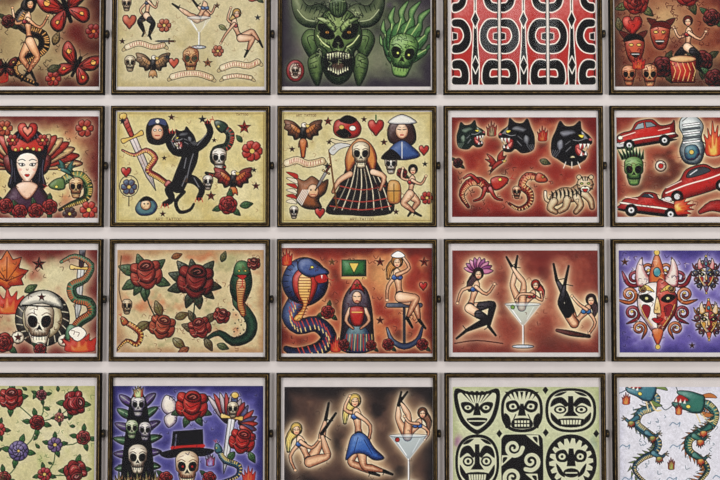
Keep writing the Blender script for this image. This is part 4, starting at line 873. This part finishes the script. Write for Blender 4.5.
def s41(g):
    pts = [(14, 398, 10, (186, 40, 36)), (2, 428, 7, (196, 60, 56)), (44, 394, 6, (206, 90, 100)), (40, 421, 8.5, (186, 38, 38)), (76, 402, 10, (176, 34, 40)), (86, 436, 8, (196, 60, 58)), (58, 443, 7.5, (118, 88, 140)), (22, 449, 10, (104, 88, 144)), (78, 468, 9.5, (186, 44, 44)), (48, 472, 7, (186, 50, 56)), (8, 476, 8, (180, 50, 44)), (62, 416, 5, (206, 110, 100)), (-22, 400, 10, RD), (-24, 450, 12, RD)]
    rs = random.Random(3)
    for (a, b) in ((0, 3), (3, 4), (3, 7), (6, 5), (6, 9), (7, 10), (9, 8), (2, 3)):
        p, q = pts[a], pts[b]; g.L([(p[0], p[1]), ((p[0] + q[0]) / 2 + 4, (p[1] + q[1]) / 2 + 3), (q[0], q[1])], (50, 84, 44), 1.2)
    for (x, y, r, c) in pts:
        for i in range(4):
            a = i * 90 + rs.uniform(-20, 20); leaf(g, x + r * .7 * math.cos(math.radians(a)), y + r * .7 * math.sin(math.radians(a)), r * 1.0, a, (66, 124, 56), (24, 62, 34))
    for i in range(22):
        x, y = rs.uniform(-46, 92), rs.uniform(388, 486); leaf(g, x, y, rs.uniform(4, 7), rs.uniform(0, 360), (90, 140, 66), (30, 72, 38))
    for i, (x, y, r, c) in enumerate(pts):
        sh = tuple(v * .42 for v in c)
        if i in (1, 6, 9, 11): flower(g, x, y, r, c, YL, 7, sh)
        elif i in (0, 4, 8): open_rose(g, x, y, r, c, sh, i * 20, (244, 180, 168))
        elif i == 7:
            flower(g, x, y, r, c, YL, 10, sh); flower(g, x, y, r * .6, (150, 134, 186), YL, 8, sh)
        else: rose(g, x, y, r * .9, c, sh, i * 30, 0, hl=(244, 186, 174))
    fil(g, 40, 434, 56, 48, (70, 110, 50), 50, 43, .6)
    return g.finish((206, 198, 148), [((182, 186, 124), 20, 3, .5, .82), ((216, 208, 168), 20, 9, .5, .8)], ((178, 176, 116), 10), [], [((224, 218, 176), 3, .6)], 1.03)

def s42(g):
    for i in range(7):
        for f in (-1, 1):
            with g.at(140 + f * 5, 404 + i * 12, 1, -40 + i * 9 if f > 0 else 220 - i * 9):
                g.P([(0, -3), (10, -5), (20 - abs(i - 3), -1), (10, 3), (0, 3)], ((96, 64, 140), (60, 104, 70))[i % 2], K, .9, (K, 3), True, (190, 210, 180)); g.L([(3, 0), (15, -1)], (190, 206, 170), .6)
    g.P([(140, 388), (147, 398), (150, 414), (153, 440), (156, 470), (154, 492), (126, 492), (124, 470), (127, 440), (130, 414), (133, 398)], (14, 12, 18), K, 1)
    skull(g, 140, 404, 9, (218, 214, 204), (70, 60, 90)); skull(g, 134, 427, 8, (204, 208, 174), (60, 90, 50)); skull(g, 147, 429, 8, (220, 216, 206), (70, 60, 90)); skull(g, 140, 456, 12.5, (230, 222, 198), (80, 60, 50))
    flame(g, 140, 390, 9, 12, (140, 170, 110), (236, 236, 180), K)
    for i in range(5): flame(g, 122 + i * 9, 480, 12, 18, (86, 130, 70), (210, 210, 150), K)
    g.P([(163, 404), (168, 394), (178, 402), (175, 413), (167, 412)], (230, 222, 206), K, 1, ((110, 90, 120), 3)); g.P([(166, 416), (177, 410), (178, 420), (170, 426)], (230, 222, 206), K, 1, ((110, 90, 120), 3))
    for a in (160, 20, 60, -30, 110): leaf(g, 193 + 8 * math.cos(math.radians(a)), 406 + 8 * math.sin(math.radians(a)), 13, a, (66, 98, 56))
    open_rose(g, 193, 405, 13.5, (196, 36, 32), (70, 8, 14), 4, (240, 140, 112))
    g.P([(173, 450), (175, 430), (204, 428), (205, 449)], (18, 16, 22), K, 1, None, False); g.L([(178, 433), (177, 444)], (110, 110, 130), 1.2); g.L([(174, 446), (205, 444)], (196, 36, 32), 3.6, False); g.P([(163, 451), (188, 446), (215, 448), (206, 454), (188, 453), (170, 456)], (18, 16, 22), K, 1)
    skull(g, 189, 465, 15, (230, 216, 180), (110, 60, 40)); g.E(184.6, 464.4, 1.1, 1.1, RD, None, 0); g.E(194, 464.4, 1.1, 1.1, RD, None, 0)
    rose(g, 168, 476, 7, (190, 34, 30), DR, 0, 2); rose(g, 211, 476, 7, (190, 34, 30), DR, 0, 2); flame(g, 212, 458, 8, 11, (110, 90, 170), (200, 200, 220), K)
    for i in range(8):
        with g.at(230, 424, 1, -124 + i * 10): g.P([(4, -1.6), (18, -3.4), (36 - i * 1.2, -1), (20, 3.2), (4, 2.4)], (190, 44, 38) if i % 2 else (206, 196, 196), K, .9, ((50, 20, 40), 3))
    for i in range(6):
        with g.at(240, 424, 1, -66 + i * 20): g.P([(2, -2), (12, -3), (22 - i, 0), (12, 3), (2, 2)], (190, 60, 46) if i % 2 else (70, 80, 130), K, .9, (DR, 2))
    dagger(g, 233, 416, 80, 8, (216, 216, 216), (40, 60, 110)); skull(g, 234, 408, 7, (230, 218, 184))
    open_rose(g, 243, 440, 11, (196, 36, 32), DR, 14, (240, 130, 112)); leaf(g, 250, 450, 12, 60); leaf(g, 236, 450, 12, 130)
    snake(g, [(220, 480), (238, 474), (240, 464), (226, 458), (220, 448)], 2.8, (60, 110, 112), (216, 180, 90), DB, True, -110); flame(g, 250, 474, 12, 16, (190, 60, 42), OR)
    fil(g, 190, 436, 70, 48, (26, 20, 60), 50, 53, .7)
    return g.finish((72, 68, 138), [((106, 102, 174), 20, 3, .5, .8), ((44, 38, 100), 22, 12, .5, .8)], ((46, 42, 104), 12), [], [((140, 138, 198), 3, 1.1), ((214, 210, 228), 1.4, .9)], 1.06, 8)

def s43(g):
    woman(g, (297, 428), (302, 442), (310, 460), [[(321, 440), (326, 418), (329, 402)], [(328, 454), (322, 432), (336, 412)]], [[(291, 454), (296, 468)], [(312, 446), (320, 438)]], (220, 184, 92), (60, 110, 186), None, 1.65, hairpts=[(290, 437), (289, 449)])
    # kneeling woman
    woman(g, (355, 400), (357, 415), (359, 436), [[(351, 460), (370, 470), (379, 473)], [(364, 464), (384, 469), (392, 472)]], [[(345, 408), (350, 395)], [(370, 424), (368, 440)]], (224, 190, 96), (58, 106, 186), None, 1.75, hairpts=[(347, 409), (345, 421)])
    g.P([(352, 434), (360, 431), (367, 435), (374, 446), (384, 456), (374, 458), (364, 452), (354, 452), (346, 458), (348, 446)], (58, 104, 184), K, 1, (DB, 4), True, (180, 206, 234)); g.L([(358, 436), (354, 450)], DB, .8); g.L([(364, 438), (372, 452)], DB, .8)
    woman(g, (422, 412), (417, 424), (407, 435), [[(398, 418), (398, 404), (401, 391)], [(408, 414), (400, 400), (407, 391)]], [[(428, 430), (424, 438)], [(409, 421), (404, 415)]], (110, 64, 40), (58, 106, 186), None, 1.4, hairpts=[(428, 420), (427, 430)])
    martini(g, 408, 434, 38, 46, (140, 180, 214)); g.E(397, 438, 2.2, 2.2, RD, K, .7)
    fil(g, 358, 436, 70, 46, (40, 26, 22), 30, 63, .5)
    return g.finish((84, 62, 54), [((128, 96, 78), 20, 3, .5, .8), ((42, 34, 34), 24, 12, .5, .8)], ((36, 30, 32), 16), [(332, 392, 12, (46, 36, 34)), (380, 394, 14, (46, 36, 34)), (380, 486, 20, (110, 72, 54))], [((206, 172, 130), 5, 1.9), ((240, 228, 200), 2, 1.15)], 1.06, 8)

def sup(x, y, rx, ry, e=.55, n=20):
    return [(x + rx * math.copysign(abs(math.cos(i / n * 6.283)) ** e, math.cos(i / n * 6.283)), y + ry * math.copysign(abs(math.sin(i / n * 6.283)) ** e, math.sin(i / n * 6.283))) for i in range(n)]

def tiki(g, x, y, rx, ry, kind, e=.6):
    cw = (216, 218, 184)
    with g.at(x, y, rx / 20., 0, 1, ry / 20.):
        g.P(sup(0, 0, 20, 20, e), K, K, .8)
        if kind == 0:
            g.P(sup(0, 0, 18, 18, e), cw, K, .5)
            for f in (-1, 1):
                with g.at(0, 0, 1, 0, f):
                    g.P([(2, -6), (7, -12), (14, -10), (16, -3), (9, -6.6), (4, -3)], K, None, 0); g.E(8.4, -.6, 5, 3.8, K, None, 0); g.E(8.4, -.6, 3.4, 2.4, cw, None, 0); g.E(8.4, -.6, 1.4, 1.4, K, None, 0)
                    g.P([(16, 2), (15, 9), (8, 15), (10, 9), (13, 5)], K, None, 0); g.P([(3, -17), (9, -16), (13, -13), (8, -13.6)], K, None, 0)
            g.P([(-2, -13), (2, -13), (2.4, 1), (6, 5.4), (-6, 5.4), (-2.4, 1)], K, None, 0, None, False); g.P([(-10, 8), (10, 8), (7, 15), (-7, 15)], K, None, 0)
            for i in range(-3, 4): g.P([(i * 2.4 - .9, 9), (i * 2.4 + .9, 9), (i * 2.2 + .8, 13), (i * 2.2 - .8, 13)], cw, None, 0, None, False)
        elif kind == 1:
            g.P(sup(0, 0, 17.6, 17.6, e), cw, K, .5)
            for i in range(-3, 4): g.P([(i * 5 - 1.6, -17), (i * 5 + 1.6, -17), (i * 3.4, -10)], K, None, 0, None, False)
            for f in (-1, 1):
                with g.at(0, 0, 1, 0, f):
                    g.P([(2, -2), (6, -9), (15, -7), (14, 0), (8, 2)], K, None, 0); g.P([(5, -2), (7, -6), (12, -5), (11, -1)], cw, None, 0); g.E(8.6, -3.4, 1.6, 1.4, K, None, 0)
                    g.P([(17, 3), (12, 6), (11, 14), (16, 16)], K, None, 0); g.L([(6, 4), (8, 8)], K, 1.2)
            g.P([(-1.6, -6), (1.6, -6), (4, 5), (-4, 5)], K, None, 0, None, False); g.P([(-8, 8), (8, 8), (9, 16), (-9, 16)], K, None, 0)
            for r in (10, 13.4):
                for i in range(-2, 3): g.P([(i * 3 - 1.1, r - .6), (i * 3 + 1.1, r - .6), (i * 3 + 1, r + 1.6), (i * 3 - 1, r + 1.6)], cw, None, 0, None, False)
        elif kind == 3:
            g.E(0, 0, 17.6, 17.6, cw, K, .5)
            for a in range(0, 360, 20): g.P([(17.6 * math.cos(math.radians(a)), 17.6 * math.sin(math.radians(a))), (13.4 * math.cos(math.radians(a + 6)), 13.4 * math.sin(math.radians(a + 6))), (17.6 * math.cos(math.radians(a + 12)), 17.6 * math.sin(math.radians(a + 12)))], K, None, 0, None, False)
            for f in (-1, 1):
                with g.at(0, 0, 1, 0, f):
                    g.P([(2, -3), (5, -9), (12, -7), (11, -1), (5, 0)], K, None, 0); g.E(7.2, -4, 2.8, 2.3, cw, None, 0); g.E(7.2, -4, 1.1, 1.1, K, None, 0); g.P([(12, 1), (10, 8), (5, 11), (8, 5)], K, None, 0)
            g.P([(-1.8, -10), (1.8, -10), (3.6, 3), (-3.6, 3)], K, None, 0, None, False); g.E(0, 7.8, 6.4, 3.4, K, None, 0); g.L([(-4.4, 7.8), (4.4, 7.8)], cw, 1.4, False)

def s44(g):
    cw = (216, 218, 184)
    # pointed striped mask
    g.P([(455, 388), (468, 391), (484, 391), (497, 388), (498, 402), (492, 420), (480, 431), (472, 431), (460, 420), (454, 402)], K, K, .8)
    g.P([(458, 392), (470, 394), (482, 394), (494, 392), (494, 402), (489, 417), (479, 427), (473, 427), (463, 417), (458, 402)], cw, None, 0)
    for i in range(7): g.P([(459 + i * 5.2, 390), (462 + i * 5.2, 390), (471 + i * 1.6, 402)], K, None, 0, None, False)
    for f in (-1, 1):
        with g.at(476, 408, 1, 0, f): g.P([(2, -2), (8, -7), (16, -6), (13, 2), (7, 4)], K, None, 0); g.E(9, -1.6, 3.4, 2.2, cw, None, 0); g.E(9, -1.6, 1.3, 1.2, K, None, 0)
    g.P([(474.6, 402), (477.4, 402), (480, 414), (472, 414)], K, None, 0, None, False); g.P([(466, 417), (486, 417), (480, 424), (472, 424)], K, None, 0); g.L([(468, 419.6), (484, 419.6)], cw, 1.4)
    tiki(g, 520.5, 409, 20.5, 21.5, 1, .8); tiki(g, 569, 409, 25, 21.5, 0, .8)
    tiki(g, 476, 460, 21.5, 27, 0, .85)
    g.P(sup(520.5, 460, 20.5, 27, .25), K, K, .8)
    def sp(x, y, r, f, ph=0.):
        with g.at(x, y, 1, 0, f):
            g.R([(r * (1 - i / 16.) * math.cos(i * .68 + ph), r * (1 - i / 16.) * math.sin(i * .68 + ph)) for i in range(15)], [2.1 - .08 * i for i in range(15)], cw, None, 0)
    sp(512, 446, 9, 1); sp(529, 459, 9.5, -1, 1); sp(511, 475, 9, 1, 2)
    for (x, y, f) in ((531, 440, 1), (506, 460, -1), (530, 478, 1)):
        with g.at(x, y, 1.1, 0, f): g.P([(-6, -6), (5, -6), (6, 4), (1, 0)], cw, None, 0, None, False); g.P([(0, -4), (4, -4), (4, 1)], K, None, 0)
    tiki(g, 569, 460, 25, 27, 3, .95)
    for x, y in ((544, 389), (544, 431), (594, 432), (498, 432)): g.P([(x - 3, y), (x, y - 4), (x + 3, y), (x, y + 4)], K, None, 0, None, False)
    return g.finish((204, 208, 166), [((188, 198, 148), 22, 3, .5, .85)], ((180, 188, 136), 8), [(453, 440, 9, (146, 80, 136)), (454, 396, 8, (126, 80, 136)), (596, 440, 8, (120, 150, 150))], [((222, 226, 196), 2, .6)], 1.0, 6)

def s45(g):
    dragon(g, [(656, 486), (640, 478), (631, 466), (640, 456), (652, 450), (655, 440), (644, 431), (634, 422), (638, 411), (650, 406), (654, 397), (646, 391)], 3.6, (62, 124, 140), (14, 44, 66), (216, 184, 110), 200, 1, (116, 140, 70), 1.5)
    dragon(g, [(682, 486), (696, 478), (704, 467), (697, 457), (686, 449), (686, 438), (697, 431), (708, 424), (712, 412), (704, 403), (694, 402)], 3.9, (52, 120, 104), (12, 44, 50), (218, 186, 104), 190, 1, (196, 114, 54), 1.5)
    dragon(g, [(730, 484), (748, 474), (740, 456), (728, 446), (738, 430), (750, 418), (744, 402)], 4, (76, 132, 128), (22, 60, 70), (212, 178, 100), -120, 1)
    flame(g, 624, 398, 7, 10, (206, 110, 50), YL); flame(g, 676, 408, 6, 10, (206, 110, 50), YL); flame(g, 668, 462, 6, 10, (110, 150, 70), YL)
    for (x, y) in ((624, 478), (672, 446), (714, 476), (622, 446), (668, 478), (672, 424)):
        g.L([(x - 5, y), (x - 2, y - 3), (x + 2, y - 1), (x + 5, y - 3), (x + 4, y + 1)], (90, 130, 160), .9)
    fil(g, 646, 440, 16, 44, (40, 80, 100), 34, 73, .6); fil(g, 698, 440, 16, 40, (40, 80, 90), 34, 74, .6)
    return g.finish((224, 224, 234), [((208, 210, 226), 26, 3, .55, .85)], ((212, 212, 226), 8), [], [((234, 234, 240), 4, .8)], 1.0, 4)

# ------------------------------------------------------------------ materials
def mat(name, col, rough=.5, metal=0.0, noise=None, bump=0.0, spec=.5):
    m = bpy.data.materials.new(name); m.use_nodes = True
    nt = m.node_tree; b = nt.nodes["Principled BSDF"]
    b.inputs["Roughness"].default_value = rough; b.inputs["Metallic"].default_value = metal
    b.inputs["Specular IOR Level"].default_value = spec
    c = tuple(lin(col)) + (1,)
    b.inputs["Base Color"].default_value = c
    if noise:
        c2, scale = noise
        tc = nt.nodes.new("ShaderNodeTexCoord"); n = nt.nodes.new("ShaderNodeTexNoise"); n.inputs["Scale"].default_value = scale; n.inputs["Detail"].default_value = 6
        r = nt.nodes.new("ShaderNodeValToRGB"); r.color_ramp.elements[0].position = .38; r.color_ramp.elements[1].position = .64
        r.color_ramp.elements[0].color = c; r.color_ramp.elements[1].color = tuple(lin(c2)) + (1,)
        nt.links.new(tc.outputs["Object"], n.inputs["Vector"]); nt.links.new(n.outputs["Fac"], r.inputs["Fac"]); nt.links.new(r.outputs["Color"], b.inputs["Base Color"])
        if bump:
            bp = nt.nodes.new("ShaderNodeBump"); bp.inputs["Strength"].default_value = bump; bp.inputs["Distance"].default_value = .002
            nt.links.new(n.outputs["Fac"], bp.inputs["Height"]); nt.links.new(bp.outputs["Normal"], b.inputs["Normal"])
    return m

M_wall = mat("painted_plaster", (212, 205, 202), .85, 0, ((207, 200, 197), 9.0), .12)
M_floor = mat("oak_boards", (120, 88, 60), .5, 0, ((96, 68, 46), 6.0))
M_dark = mat("dark_stained_wood", (13, 11, 9), .6, 0, ((22, 18, 13), 60.0), 0, .06)
M_edge = mat("worn_gilt_wood", (118, 94, 54), .6, 0, ((70, 54, 30), 90.0), 0, .1)
M_gold = mat("aged_gilding", (134, 108, 64), .6, 0, ((70, 54, 30), 120.0), 0, .1)
M_mat = mat("mat_board", (214, 208, 206), .85, 0, ((209, 203, 201), 40.0), 0, .2)
M_clip = mat("blackened_steel", (22, 20, 18), .5, .2, ((38, 33, 28), 80.0), 0, .2)
M_brass = mat("brass_screw", (120, 96, 52), .45, .4, ((84, 66, 34), 200.0))

M_print = bpy.data.materials.new("printed_ink_on_paper"); M_print.use_nodes = True
nt = M_print.node_tree; b = nt.nodes["Principled BSDF"]; b.inputs["Roughness"].default_value = .8
b.inputs["Specular IOR Level"].default_value = .05
va = nt.nodes.new("ShaderNodeVertexColor"); va.layer_name = "ink"
nt.links.new(va.outputs["Color"], b.inputs["Base Color"])

M_glass = bpy.data.materials.new("picture_glass"); M_glass.use_nodes = True
nt = M_glass.node_tree; nt.nodes.clear()
o = nt.nodes.new("ShaderNodeOutputMaterial"); mx = nt.nodes.new("ShaderNodeMixShader"); tr = nt.nodes.new("ShaderNodeBsdfTransparent"); gl = nt.nodes.new("ShaderNodeBsdfGlossy"); fr = nt.nodes.new("ShaderNodeFresnel")
geo = nt.nodes.new("ShaderNodeNewGeometry"); mr = nt.nodes.new("ShaderNodeMapRange")
# thin pane: the inner face must reflect like the outer one (no internal total reflection)
mr.inputs["To Min"].default_value = 1.4; mr.inputs["To Max"].default_value = 1 / 1.4
nt.links.new(geo.outputs["Backfacing"], mr.inputs["Value"]); nt.links.new(mr.outputs["Result"], fr.inputs["IOR"])
gl.inputs["Roughness"].default_value = .04
nt.links.new(fr.outputs[0], mx.inputs[0]); nt.links.new(tr.outputs[0], mx.inputs[1]); nt.links.new(gl.outputs[0], mx.inputs[2]); nt.links.new(mx.outputs[0], o.inputs[0])

# ------------------------------------------------------------------ geometry helpers
COL = bpy.context.scene.collection
def add(name, me, parent=None, loc=None):
    ob = bpy.data.objects.new(name, me); COL.objects.link(ob)
    if parent: ob.parent = parent
    if loc: ob.location = loc
    return ob

def mesh(name, v, f, mats, fm=None):
    me = bpy.data.meshes.new(name); me.from_pydata(v, [], f)
    for m in mats: me.materials.append(m)
    if fm: me.polygons.foreach_set("material_index", fm)
    me.update(); return me

def box(x0, y0, z0, x1, y1, z1):
    v = [(x0, y0, z0), (x1, y0, z0), (x1, y1, z0), (x0, y1, z0), (x0, y0, z1), (x1, y0, z1), (x1, y1, z1), (x0, y1, z1)]
    f = [(0, 3, 2, 1), (4, 5, 6, 7), (0, 1, 5, 4), (1, 2, 6, 5), (2, 3, 7, 6), (3, 0, 4, 7)]
    return v, f

def sweep(hw, hh, prof, mats, pm):
    v, f, fm = [], [], []
    n = len(prof)
    for sx, sz in ((-1, -1), (1, -1), (1, 1), (-1, 1)):
        for ins, dp in prof: v.append((sx * (hw - ins), -dp, sz * (hh - ins)))
    for c in range(4):
        d = (c + 1) % 4
        for i in range(n):
            j = (i + 1) % n
            f.append((c * n + i, d * n + i, d * n + j, c * n + j)); fm.append(pm[i])
    me = mesh("moulding", v, f, mats, fm)
    return me

U = 0.003
ZC = 1.75
def wx(px): return (px - 360) * U
def wz(py): return ZC - (py - 240) * U

# ------------------------------------------------------------------ room shell
v, f = box(-2.6, 0, 0, 2.6, .12, 3.3); w = add("wall_back", mesh("wall", v, f, [M_wall])); w["kind"] = "structure"
v, f = box(-2.6, -4.2, -.1, 2.6, .12, 0); fl = add("floor", mesh("floor", v, f, [M_floor])); fl["kind"] = "structure"
v, f = box(-2.6, -.016, 0, 2.6, 0, .12); bb = add("baseboard_back", mesh("baseboard", v, f, [M_wall])); bb["kind"] = "structure"

# ------------------------------------------------------------------ framed sheets
FW, FH = 159.6, 121.6
HW, HH = FW / 2 * U, FH / 2 * U
prof_out = [(0, 0), (0, .0130), (.0012, .0160), (.0040, .0170), (.0062, .0166), (.0085, .0158), (.0104, .0145), (.0104, .0)]
me_frame = sweep(HW, HH, prof_out, [M_dark, M_edge], [0, 0, 0, 1, 0, 0, 0, 0])
prof_in = [(.0104, .0), (.0104, .0146), (.0113, .0150), (.0124, .0140), (.0134, .0120), (.0138, .0093), (.0138, .0)]
me_fillet = sweep(HW, HH, prof_in, [M_gold, M_dark], [0, 0, 1, 1, 1, 1, 1])
v, f = box(-(HW - .0138), -.0060, -(HH - .0138), HW - .0138, -.0010, HH - .0138); me_mat = mesh("mat", v, f, [M_mat])
v, f = box(-(HW - .0139), -.0090, -(HH - .0139), HW - .0139, -.0075, HH - .0139); me_glass = mesh("glass", v, f, [M_glass])

def clip_mesh():
    import bmesh
    bm = bmesh.new()
    pts = []
    for i in range(16):
        a = i / 16 * 2 * math.pi
        x = .0062 * math.copysign(abs(math.cos(a)) ** .6, math.cos(a)); z = .0115 * math.copysign(abs(math.sin(a)) ** .8, math.sin(a))
        pts.append((x, z))
    a = [bm.verts.new((x, 0, z)) for x, z in pts]; b_ = [bm.verts.new((x, -.009, z)) for x, z in pts]; c = [bm.verts.new((x * .8, -.0105, z * .88)) for x, z in pts]
    for i in range(16):
        j = (i + 1) % 16
        bm.faces.new((a[i], a[j], b_[j], b_[i])); bm.faces.new((b_[i], b_[j], c[j], c[i]))
    bm.faces.new(c); bm.faces.new(a[::-1])
    bmesh.ops.recalc_face_normals(bm, faces=bm.faces)
    me = bpy.data.meshes.new("clip"); bm.to_mesh(me); bm.free(); me.materials.append(M_clip)
    bm = bmesh.new(); bmesh.ops.create_uvsphere(bm, u_segments=14, v_segments=8, radius=.0028)
    for vv in bm.verts: vv.co.y *= .6
    m2 = bpy.data.meshes.new("screw"); bm.to_mesh(m2); bm.free(); m2.materials.append(M_brass)
    return me, m2
me_clip, me_screw = clip_mesh()

NX, NY = 300, 220
vi = np.arange(NX * NY).reshape(NY, NX)
quads = np.stack([vi[:-1, :-1], vi[1:, :-1], vi[1:, 1:], vi[:-1, 1:]], -1).reshape(-1, 4)
def print_mesh(rect, cxp, cyp, img):
    x0, y0, x1, y1 = rect
    X, Y = np.meshgrid(np.linspace(x0, x1, NX), np.linspace(y0, y1, NY))
    co = np.stack([(X - cxp) * U, np.full(X.shape, -.0063), -(Y - cyp) * U], -1).reshape(-1, 3).astype(np.float32)
    me = bpy.data.meshes.new("print")
    me.vertices.add(NX * NY); me.vertices.foreach_set("co", co.ravel())
    nq = len(quads)
    me.loops.add(nq * 4); me.loops.foreach_set("vertex_index", quads.ravel().astype(np.int32))
    me.polygons.add(nq); me.polygons.foreach_set("loop_start", np.arange(0, nq * 4, 4, dtype=np.int32))
    me.update(calc_edges=True)
    at = me.color_attributes.new("ink", 'FLOAT_COLOR', 'POINT')
    c = np.ones((NX * NY, 4), np.float32); c[:, :3] = lin(img.reshape(-1, 3))
    at.data.foreach_set("color", c.ravel())
    me.materials.append(M_print)
    return me

colx = [24.0, 190.5, 357.0, 523.5, 690.0]
rowy = [33.5, 166.5, 300.0, 433.0]
RECT = {(1, 1): (-50, -18, 98, 86), (1, 2): (116, -20, 264, 86), (1, 3): (281, -20, 431, 86), (1, 4): (452, -18, 597, 84), (1, 5): (616, -18, 764, 86),
        (2, 1): (-50, 116, 98, 218), (2, 2): (116.5, 111.5, 265.5, 222.5), (2, 3): (281.5, 111.5, 432.5, 222.5), (2, 4): (452, 117, 597, 217), (2, 5): (617, 117, 764, 217),
        (3, 1): (-50, 250, 98, 353), (3, 2): (118, 250, 264, 352), (3, 3): (282, 248, 432, 353), (3, 4): (452, 250.5, 597, 352), (3, 5): (618, 250.5, 764, 352),
        (4, 1): (-50, 385, 97, 486), (4, 2): (115, 385, 264, 486), (4, 3): (285, 386, 432, 486), (4, 4): (452, 386, 597, 486), (4, 5): (617, 386, 764, 486)}
ART = {(1, 1): (s11, "red moths and a snake dancer"), (1, 2): (s12, "vintage pin-ups and banners on cream"),
       (1, 3): (s13, "a green horned demon and flaming skull"), (1, 4): (s14, "red, white and black tribal shapes"), (1, 5): (s15, "red roses, devil faces and a drum"),
       (2, 1): (s21, "a winged lady with black hair"), (2, 2): (s22, "a crawling black panther on yellow paper"),
       (2, 3): (s23, "a robed skull lady on yellow paper"), (2, 4): (s24, "black panther heads and a tiger"), (2, 5): (s25, "red hot rods and a green skull"),
       (3, 1): (s31, "an orange leaf, skull and snake"), (3, 2): (s32, "dark red roses and a green cobra"), (3, 3): (s33, "a blue cobra and two ladies"),
       (3, 4): (s34, "three pin-ups on brick red"), (3, 5): (s35, "an ornate carnival mask on violet"), (4, 1): (s41, "red and violet flowers on cream"),
       (4, 2): (s42, "skulls and red roses on indigo"), (4, 3): (s43, "three blue pin-ups on dark brown"),
       (4, 4): (s44, "black carved masks on pale green"), (4, 5): (s45, "teal dragons on white paper")}

for (r, c), rect in RECT.items():
    cx, cy = colx[c - 1], rowy[r - 1]
    root = add("framed_print", None, None, (wx(cx), 0, wz(cy)))
    root.empty_display_size = .05
    root["label"] = "dark gilt frame with " + ART[(r, c)][1]
    root["category"] = "framed print"
    root["group"] = "framed tattoo flash sheets hung on the wall"
    add("frame_moulding", me_frame, root); add("gilt_fillet", me_fillet, root); add("mat_board", me_mat, root); add("glass_pane", me_glass, root)
    g = Cv(*rect, NX, NY)
    img = ART[(r, c)][0](g)
    add("art_print", print_mesh(rect, cx, cy, img), root)
    k = add("mounting_clip", me_clip, root, (HW + .0052, 0, 0.003)); s = add("screw", me_screw, k, (0, -.0108, 0))

# ------------------------------------------------------------------ light
def area(name, loc, tgt, sx, sy, e, col):
    l = bpy.data.lights.new(name, 'AREA'); l.shape = 'RECTANGLE'; l.size = sx; l.size_y = sy; l.energy = e; l.color = col
    ob = bpy.data.objects.new(name, l); COL.objects.link(ob); ob.location = loc
    ob.rotation_euler = (Vector(tgt) - Vector(loc)).to_track_quat('-Z', 'Y').to_euler()
    return ob
area("ceiling_light", (0, -2.2, 3.9), (0, 0, 1.6), 3.4, .8, 38, (1, .97, .93))
area("side_light", (-4.0, -3.8, 1.5), (0, 0, 1.6), 1.2, 2.0, 138, (1, .98, .96))
area("side_light", (4.0, -3.8, 1.5), (0, 0, 1.6), 1.2, 2.0, 138, (1, .98, .96))
for lx in (1.22, 1.50, 1.78):
    area("gallery_window", (lx, -6.5, 3.98), (.6, 0, 2.2), .20, .55, .42, (.95, .98, 1))
wd = bpy.data.worlds.new("room_ambient"); bpy.context.scene.world = wd; wd.use_nodes = True
wd.node_tree.nodes["Background"].inputs[0].default_value = (.98, .98, 1, 1); wd.node_tree.nodes["Background"].inputs[1].default_value = .29

# ------------------------------------------------------------------ camera
cd = bpy.data.cameras.new("camera"); cam = bpy.data.objects.new("camera", cd); COL.objects.link(cam)
cd.lens = 50; cd.sensor_width = 36
th = math.radians(2.2); D = 3.0
cam.location = (0, -D * math.cos(th), ZC - D * math.sin(th))
cam.rotation_euler = (math.pi / 2 + th, 0, 0)
bpy.context.scene.camera = cam
bpy.context.scene.view_settings.view_transform = 'Standard'
